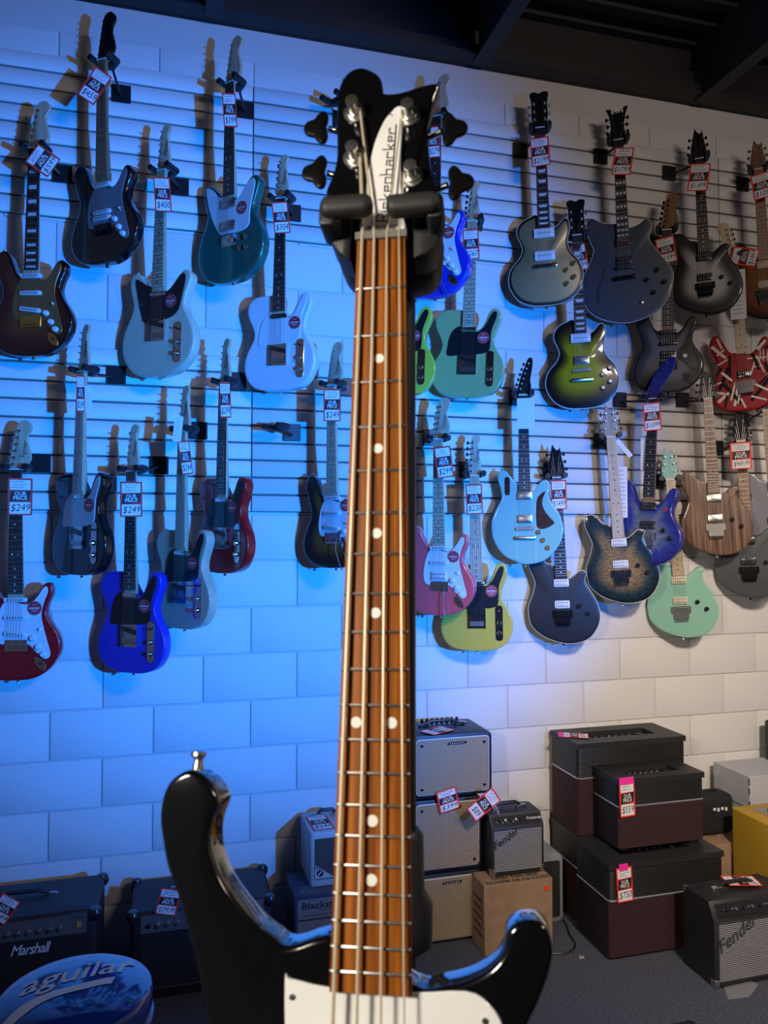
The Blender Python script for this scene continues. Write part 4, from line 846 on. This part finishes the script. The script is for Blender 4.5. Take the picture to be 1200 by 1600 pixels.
def handle(t, z, y, half, m=M_RUBBER, met=M_DULLCHROME):
    hd = MB().tube([(-half, y, z+.012), (-half*.6, y, z+.024), (half*.6, y, z+.024), (half, y, z+.012)], [.006, .008, .008, .006], 8).build('handle', m, t)
    for s in (-1, 1): MB().slab(rrect(.05, .02, .008, s*(half+.005), y), z, z+.012, .003, rr=1).build('handle_bracket', met, hd)
handle(t, .398, .02, .09)
for s in (-1, 1): corner(t, s*.265, -.14, .385); corner(t, s*.265, .14, .385)
t, cp, gr = combo('dark red amplifier behind the bass horn with the $299.99 tag', -.145, -.363, 0, .53, .30, .325, 1, 1)
for k in range(3): knob(cp, -.165+.035*k, -.004, M_DULLCHROME, .0095, .014).location.z += .003
for k, (x, r) in enumerate(((-.2, .008), (-.05, .006), (-.01, .011), (.03, .008), (.08, .009), (.12, .009))): MB().lathe([(r, 0), (r, .008), (r*.5, .009)], (x, -.004, .003), n=12).build('jack_socket' if k % 2 == 0 else 'knob', M_BLACKHW, cp)
handle(t, .323, .02, .09)
for s in (-1, 1): corner(t, s*.255, -.14, .31); corner(t, s*.255, .14, .31)
price_tag('price tag reading $299.99 hanging on the dark red amplifier', (263, 1409), 33, 40, -14, '$299.99', .363+.012, yaw=0, group='price tags on amplifiers')
price_tag('price tag cut by the left edge on the dark red amplifier', (6, 1420), 32, 40, -35, '$399', .46+.012, yaw=0, group='price tags on amplifiers')

def retro_amp(label, x, y, z, w, d, h, knobs=False):
    t = thing('guitar_amplifier', label, 'amplifier', x+w/2, y+d/2, z, 0, AG); NV = mat('navy_black_vinyl', (.010, .012, .018), .45, bump=(350, .3, .001))
    b = MB().slab(rrect(w, h, .022), -d/2, d/2, .008, rr=2).build('cabinet', NV, t); b.matrix_local = fr(0, 0, h/2)
    rim = MB().slab(rrect(w-.03, h-.03, .016), 0, .004, .001, rr=1).build('grille_rim', mat('pale_rim', (.55, .55, .55), .4), t); rim.matrix_local = fr(0, -d/2+.001, h/2)
    g = MB().slab(rrect(w-.038, h-.038, .013), .001, .007, .001, rr=1).build('grille', grid('wheat_cloth', (.64, .52, .36), (.15, .11, .07), 46, .85, 'xy', .38), t); g.matrix_local = fr(0, -d/2, h/2)
    for sx in (-1, 1):
        for sy in (-1, 1): MB().lathe([(.0065, 0), (.006, .003), (.003, .0015)], (sx*(w/2-.04), sy*(h/2-.042), .007), n=12).build('screw', M_BLACKHW, g)
    bd = MB().slab([(-.045, -.005), (.04, -.005), (.047, .005), (-.036, .005)], .007, .010).build('badge', M_BLACKPL, g, 0); bd.location = (0.015, h/2-.038, 0)
    bm = MB(); 
    for k in range(7): bm.box((-.03+.01*k, 0, .0105), (.004, .0035, .001))
    bm.build('badge_print', M_WPRINT, bd, 0)
    if knobs:
        p = MB().box((.02, .06, h), (w*.62, .05, .006)).build('control_panel', M_BLACKPL, t, 0)
        for k in range(8): MB().lathe([(.008, 0), (.007, .02), (.001, .021)], (-.075+.024*k, .075, h+.002), n=10).build('knob', M_BLACKPL, p)
        handle(t, h, .02, .08, M_RUBBER, M_BLACKPL)
    else: MB().box((0, .02, h+.003), (w*.6, .1, .006)).build('top_pad', M_RUBBER, t, 0)
    return t
retro_amp('cream-fronted amplifier at the bottom of the stack behind the bass neck', .985, -.272, 0, .318, .25, .293)
retro_amp('cream-fronted amplifier in the middle of the stack with the $399 tag', .985, -.272, .30, .318, .25, .308)
retro_amp('cream-fronted amplifier on top of the stack with knobs', .985, -.275, .615, .365, .25, .268, True)
price_tag('price tag reading $399 hanging on the middle cream-fronted amplifier', (700, 1250), 34, 34, 12, '$399', .272+.02, yaw=0, group='price tags on amplifiers')
price_tag('price tag lying on the top cream-fronted amplifier', (0, 0), .09, .135, 0, '$299', 0, lie=Matrix.Translation((0, 0, .004)) @ flat(683, 1143, .884, 118), group='price tags on amplifiers')

SPARK = grid('silver_cloth', (.34, .34, .36), (.03, .03, .035), 44, .6, 'Y', .5)
def black_amp(label, x, y, z, w, d, h, rz=0, n=6):
    t = thing('guitar_amplifier', label, 'amplifier', x+w/2*math.cos(rz), y+d/2+w/2*math.sin(rz), z, rz, AG)
    b = MB().slab([(-d/2, 0), (d/2, 0), (d/2, h), (-d/2+.035, h), (-d/2, h*.80)][::-1], -w/2, w/2, .004, rr=1); b.v = [(v[2], v[0], v[1]) for v in b.v]; b.build('cabinet', BVIN, t)
    g = MB().slab(rrect(w*.90, h*.70, .003), 0, .005, .001, rr=1).build('grille', SPARK, t); g.matrix_local = fr(0, -d/2+.002, h*.42)
    sp = MB(); r = random.Random(3)
    for k in range(60): sp.box((r.uniform(-.43, .43)*w, r.uniform(-.33, .33)*h, .0055), (.0022, .0012, .001))
    sp.build('sparkle_threads', mat('sparkle', (.8, .8, .8), .2, .8), g, 0)
    MB().box((0, h*.352, .004), (w*.9, .005, .005)).build('metal_strip', M_DULLCHROME, g, 0)
    tilt = math.atan2(.035, h*.2); cp = MB().slab(rrect(w*.9, h*.16, .003), 0, .003, .001, rr=1).build('control_panel', M_BLACKPL, t); cp.matrix_local = Matrix.Translation((0, -d/2+.0165, h*.895)) @ Matrix.Rotation(-tilt, 4, 'X') @ RB
    for k in range(n): knob(cp, -w*.33+w*.10*k, 0, M_DULLCHROME if k % 2 else M_BLACKPL, .0075, .013).location.z += .002
    text('Frontman', .018, M_WPRINT, cp, Matrix.Translation((w*.33, .002, .0042)), shear=.3)
    text('Fender', .055*w/.3, M_INK, g, Matrix.Translation((-w*.25, h*.2, .0065)) @ Matrix.Rotation(math.radians(30), 4, 'Z'), shear=.4, bold=.001)
    text('Fender', .055*w/.3, M_DULLCHROME, g, Matrix.Translation((-w*.252, h*.203, .0075)) @ Matrix.Rotation(math.radians(30), 4, 'Z'), shear=.4)
    handle(t, h-.001, .02, w*.22)
    for sx in (-1, 1):
        MB().slab(rrect(.022, .03, .004, sx*(w/2-.009), -d/2+.013), -.0005, .03, .002, rr=1).build('corner_guard', M_DULLCHROME, t); MB().slab(rrect(.016, .02, .004, sx*(w/2-.007), d/2-.009), h-.02, h+.001, .002, rr=1).build('corner_guard', M_DULLCHROME, t)
    return t
black_amp('black amplifier with silver grille cut by the right edge, on the carpet', 2.015, -.863, 0.001, .38, .19, .315, 0, 7)
black_amp('small black amplifier with silver grille standing on the cardboard box', 1.312, -.352, .288, .245, .15, .250, 0, 5)
price_tag('price tag lying on the black amplifier at the right edge', (0, 0), .09, .135, 0, '$149', 0, lie=Matrix.Translation((0, 0, .012)) @ flat(1158, 1381, .315, 75), group='price tags on amplifiers')
tg = price_tag('tilted price tag beside the small black amplifier on the box', (756, 1257), 27, 52, 0-55, '$89', .372, yaw=0, group='price tags on amplifiers')

iv = tg.matrix_world.inverted(); MB().tube([iv @ Vector(q) for q in (tg.matrix_world @ Vector((0, .055, .001)), (1.345, -.35, .548), (1.37, -.30, .545))], .0012, 5).build('tie_string', M_PAPER, tg)
CARD = mat('cardboard', (.30, .19, .115), .85, var=(18, .12)); 
def carton(name, label, x, y, z, w, d, h, m, rz=0):
    t = thing(name, label, 'box', x+w/2, y+d/2, z, rz, 'boxes along the wall'); MB().slab(rrect(w, d, .003, n=1), 0, h, .002, rr=1).build('carton', m, t); return t
t = carton('cardboard_box', 'plain brown cardboard box with black print under the small amplifier', 1.251, -.417, 0, .312, .138, .286, CARD)
text('OPEN THIS SIDE', .030, M_INK, t, Matrix.Translation((.005, -.017, .2868)), bold=.0006); text('OUVRIR DE CE COTE', .030, M_INK, t, Matrix.Translation((.005, -.051, .2868)), bold=.0006)
MB().box((.128, -.0715, .245), (.02, .001, .02)).build('red_sticker', mat('orange_sticker', (.85, .05, .02), .5), t, 0)
b = MB()
for k in range(5): b.box((-.1565, .0, .21-.035*k), (.001, .10-.02*(k % 2), .014))
b.build('side_print', mat('faded_print', (.09, .055, .035), .8), t, 0)
t = thing('guitar_amplifier', 'grey-edged dark amplifier behind the cardboard box', 'amplifier', 1.60, -.145, 0, 0, AG)
b = MB().slab(rrect(.22, .305, .03), -.09, .09, .006, rr=2).build('cabinet', mat('grey_vinyl', (.22, .23, .25), .5), t); b.matrix_local = fr(0, 0, .1525)
g = MB().slab(rrect(.185, .25, .012), 0, .004, .001, rr=1).build('grille', mat('black_cloth', (.012, .011, .011), .9), t); g.matrix_local = fr(0, -.09, .148)
NB = mat('navy_carton', (.035, .055, .10), .4, coat=.3)
t = carton('product_box', 'dark printed amplifier box with Blackstar lettering under the grey amplifier', .475, -.341, 0, .30, .236, .30, NB)
f = MB().slab(rrect(.285, .28, .002, n=1), 0, .0012).build('front_print', mat('print_taupe', (.22, .19, .17), .7), t, 0); f.matrix_local = fr(.004, -.118, .148)
text('Blackstar', .038, M_INK, f, Matrix.Translation((-.045, .113, .0018)) @ Matrix.Diagonal((1.2, 1, 1, 1)), bold=.0006); text('AMPLIFICATION', .010, M_INK, f, Matrix.Translation((-.02, .092, .0018))); text('the sound in your head', .0145, M_INK, f, Matrix.Translation((-.055, .076, .0018)), shear=.1)
b = MB(); b.add([(-.142, .056, .0016), (.142, .056, .0016), (.142, .063, .0016), (-.142, .063, .0016)], [(0, 1, 2, 3)])
for pts in ([(-.12, -.05), (.02, .02), (.12, .02)], [(-.12, -.05), (-.125, -.062), (-.11, -.075), (.03, -.095)], [(-.07, -.038), (-.03, -.05), (.08, -.02)], [(-.07, -.038), (.03, .008)], [(.03, -.095), (.02, -.07), (.04, -.055), (.065, -.065), (.06, -.095), (.03, -.1)], [(-.12, -.05), (.02, -.075)], [(-.02, -.02), (0, -.03), (.02, -.02), (0, -.012), (-.02, -.02)], [(.02, -.005), (.04, -.015), (.05, 0), (.035, .008), (.02, -.005)]): ribbon(b, pts, .0016, .0016)
b.build('line_drawing', mat('drawing_ink', (.05, .035, .03), .7), f, 0)
text('Blackstar', .05, mat('dim_print', (.10, .12, .16), .5), t, Matrix.Translation((-.04, .075, .3012)), bold=.0006); 
lid = MB().slab(rrect(.26, .07, .002, .01, -.065, n=1), .300, .3008).build('lid_print', grid('lid_pattern', (.16, .18, .2), (.05, .06, .08), 30, .6, 'X'), t, 0)
t = thing('guitar_amplifier', 'small pale grey amplifier with brown grille on the printed box', 'amplifier', .651, -.154, .3012, 0, AG)
PG = mat('pale_grey_shell', (.46, .47, .47), .45); b = MB().slab(rrect(.21, .25, .016), 0, .222, .012, rr=2).build('shell', PG, t)
f = MB().slab(rrect(.178, .165, .003), 0, .004, .001, rr=1).build('grille', mat('brown_cloth', (.075, .055, .05), .9), t); f.matrix_local = fr(.004, -.125, .114)
d_ = MB().slab([(-.089, -.0825), (.0, -.0825), (-.089, -.02)], .004, .0048).build('corner_print', PG, f, 0)
b = MB(); b.cyl((-.068, -.055, .0048), (-.068, -.055, .0056), .014, n=20); ribbon(b, [(-.085, -.0785), (0, -.0785)], .0035, .0056); ribbon(b, [(-.089, -.035), (-.07, -.037)], .003, .0056); ribbon(b, [(-.089, -.028), (-.078, -.03)], .003, .0056); b.build('emblem', M_INK, d_, 0)
b = MB(); ribbon(b, [(-.075, -.062), (-.062, -.048)], .004, .0060); b.build('emblem_mark', M_WPRINT, d_, 0)
handle(t, .222, .06, .04)
price_tag('price tag reading $249 lying on the small pale grey amplifier', (0, 0), .09, .165, 0, '$249', 0, lie=Matrix.Translation((.606, -.175, .5245)) @ Matrix.Rotation(.05, 4, 'Z'), group='price tags on amplifiers')
YEL = mat('mustard_vinyl', (.46, .27, .02), .55, bump=(300, .3, .001))
q = at_y(1142, 1260, -.35)
t = thing('guitar_amplifier', 'mustard yellow amplifier at the right edge', 'amplifier', q.x+.2, q.y-.16, 0, 0, AG)
MB().slab(rrect(.40, .32, .014), 0, q.z, .010, rr=3).build('cabinet', YEL, t); MB().slab(rrect(.30, .12, .004, .02, .05), q.z-.004, q.z+.003, .001, rr=1).build('control_panel', mat('warm_panel', (.35, .30, .26), .4, .4), t)
for k in range(5): MB().lathe([(.011, 0), (.01, .014), (.001, .015)], (-.08+.05*k, .05, q.z+.002), n=12).build('knob', M_BLACKPL, t)
WB = mat('white_carton', (.42, .43, .46), .6)
t = carton('carton_box', 'grey-white carton at the bottom of the right-hand box pile', 2.665, -.30, 0, .45, .25, .435, WB)
t = carton('carton_box', 'grey-white carton with black edges on top of the box pile', 2.660, -.305, .4355, .46, .255, .15, WB)
b = MB(); 
for z in (.02, .08, .125): b.box((-.06-.171, -.128, z), (.003, .003, .03))
b.box((.06, -.1285, .075), (.33, .002, .146)); b.build('dark_print', M_INK, t, 0)
t = thing('guitar_amplifier', 'tall dark amplifier head on the box pile at the right edge', 'amplifier', 3.10, -.17, .586, 0, AG); MB().slab(rrect(.30, .2, .02), 0, .20, .012, rr=3).build('cabinet', BVIN, t); corner(t, -.14, -.09, .185); MB().box((0, -.101, .1), (.24, .004, .12)).build('grille', mat('black_cloth', (.012, .011, .011), .9), t, 0)
t = carton('cardboard_box', 'worn brown carton behind the stacked maroon amplifiers', 2.40, -.34, 0, .245, .30, .30, CARD)
text('CASE', .02, M_INK, t, Matrix.Translation((-.02, -.05, .3008))); b = MB(); 
for k in range(3): b.box((.02, .03+.02*k, .3006), (.16, .006, .0008))
b.build('tape_lines', mat('faded_print', (.09, .055, .035), .8), t, 0)
t = thing('gear_bag', 'small black padded bag with pale lettering on the worn carton', 'bag', 2.525, -.19, .301); MB().slab(rrect(.20, .12, .035), 0, .19, .03, rr=4).build('bag_body', mat('black_fabric', (.008, .008, .009), .8, bump=(300, .4, .002)), t)
b = MB(); [b.box((-.02+.022*k, -.0615, .128-.004*(k % 2)), (.014-.003*(k % 2), .002, .012+.004*(k % 2))) for k in range(4)]; b.build('bag_print', M_WPRINT, t, 0); MB().tube([(-.04, 0, .188), (-.03, 0, .2), (.03, 0, .2), (.04, 0, .188)], .005, 6).build('bag_handle', M_RUBBER, t)

# ------------------------------------------------------------------ stool, cables and litter
ZR = .655; sc = at_z(118, 1553, ZR); R = .176
t = thing('bar_stool', 'round glossy blue stool seat with white lettering', 'stool', sc.x, sc.y, 0)
def dome(x, y): return ZR + .036*(1-((x*x+y*y)/(R*R))**1.6)
BLV = mat('blue_vinyl', (.006, .035, .25), .12, coat=1.0)
prof = [(.10, ZR-.072), (R*.95, ZR-.07), (R*.99, ZR-.058), (R*1.0, ZR-.02)]+[(R*k, dome(R*k, 0)-.004*(k > .97)) for k in (.995, .97, .94, .9, .8, .65, .5, .35, .2, .05)]
MB().lathe(prof, n=64).build('seat', BLV, t, 60)
MB().lathe([(R*1.0, ZR-.075), (R*1.02, ZR-.070), (R*1.02, ZR-.062), (R*1.0, ZR-.058)], n=64).build('seat_piping', BLV, t, 60)
a0 = at_z(30, 1562, ZR); a1 = at_z(195, 1524, ZR); ang = math.atan2(a1.y-a0.y, a1.x-a0.x)
me = text_mesh('aguilar', .098, mat('seat_print', (.60, .62, .64), .5), shear=.35, bold=.0009, spacing=.98).copy()
def wrap(me, ox, oy, k=1.0):
    bm = bmesh.new(); bm.from_mesh(me); bmesh.ops.triangulate(bm, faces=bm.faces[:])
    for _ in range(3):
        bmesh.ops.subdivide_edges(bm, edges=[e for e in bm.edges if e.calc_length() > .012], cuts=1); bmesh.ops.triangulate(bm, faces=bm.faces[:])
    bm.to_mesh(me); bm.free()
    ca, sa = math.cos(ang), math.sin(ang)
    for v in me.vertices:
        x, y = v.co.x*k+ox, v.co.y+oy; X, Y = x*ca-y*sa, x*sa+y*ca; v.co = (X, Y, dome(X, Y)+.0016)
wrap(me, .0, .022); obj('lettering', me, t)
b = MB(); up_ = [(-.15, -.062), (-.12, -.030), (-.06, -.018), (.02, -.014), (.08, -.014)]; lo_ = [(-.16, -.088), (-.11, -.060), (-.055, -.042), (.02, -.038), (.068, -.038)]
up_ = spline(up_, 4, False)+[up_[-1]]; lo_ = spline(lo_, 4, False)+[lo_[-1]]; n = len(up_); b.add([(x, y, 0) for x, y in up_+lo_], [(i, n+i, n+i+1, i+1) for i in range(n-1)])
me = b.mesh('underline_swoosh', mat('seat_print', (.6, .62, .64)), 0); wrap(me, .0, -.016); obj('underline_swoosh', me, t)
me = text_mesh('®', .022, mat('seat_print', (.6, .62, .64))).copy(); wrap(me, .128, .040); obj('registered_mark', me, t)
for k in range(4):
    a = math.radians(45+90*k); MB().tube([(.09*math.cos(a), .09*math.sin(a), ZR-.072), (.17*math.cos(a), .17*math.sin(a), .012)], .012, 10).build('leg', M_CHROME, t)
MB().tube([(.14*math.cos(2*math.pi*k/32), .14*math.sin(2*math.pi*k/32), .22) for k in range(33)], .008, 8).build('foot_ring', M_CHROME, t)
def cable(label, pts, r=.004):
    o = MB().tube([(*p, r+.001) for p in spline(pts, 6, False)], r, 6).build('cable', M_RUBBER); tag(o, label, 'cable')
g0 = [at_z(*p, 0) for p in ((878, 1440), (890, 1462), (899, 1478), (890, 1489), (868, 1492), (850, 1485))]
cable('black cable curling on the carpet in front of the maroon amplifiers', [(p.x, p.y) for p in g0])
p = at_z(1150, 1552, 0); o = MB(); o.add([(p.x-.06, p.y-.03, .003), (p.x+.02, p.y-.045, .008), (p.x+.12, p.y+.02, .004), (p.x+.1, p.y+.06, .006), (p.x-.02, p.y+.04, .003)], [(0, 1, 2, 3, 4)])
PLM = mat('clear_plastic', (.5, .5, .52), .15); PLM.node_tree.nodes['Principled BSDF'].inputs['Alpha'].default_value = .35
o = o.build('plastic_sleeve', PLM, None, 0); tag(o, 'clear plastic sleeve lying on the carpet by the black amplifier', 'plastic sleeve')
p = at_z(908, 1497, 0); tag(MB().slab([(p.x-.012, p.y-.006), (p.x+.010, p.y-.01), (p.x+.014, p.y+.006), (p.x-.004, p.y+.012)], .001, .006, .001, rr=1).build('paper_scrap', mat('scrap', (.35, .28, .24), .8)), 'tiny paper scrap lying on the carpet', 'paper')
p = at_z(1081, 1592, .12); t = thing('equipment_case', 'black case whose corner shows at the bottom edge', 'case', p.x-.17, p.y-.15, 0, 0); MB().slab(rrect(.34, .30, .012), 0, .12, .006, rr=2).build('shell', BVIN, t); MB().tube([(-.06, -.16, .06), (0, -.175, .06), (.06, -.16, .06)], .007, 8).build('handle', M_RUBBER, t)
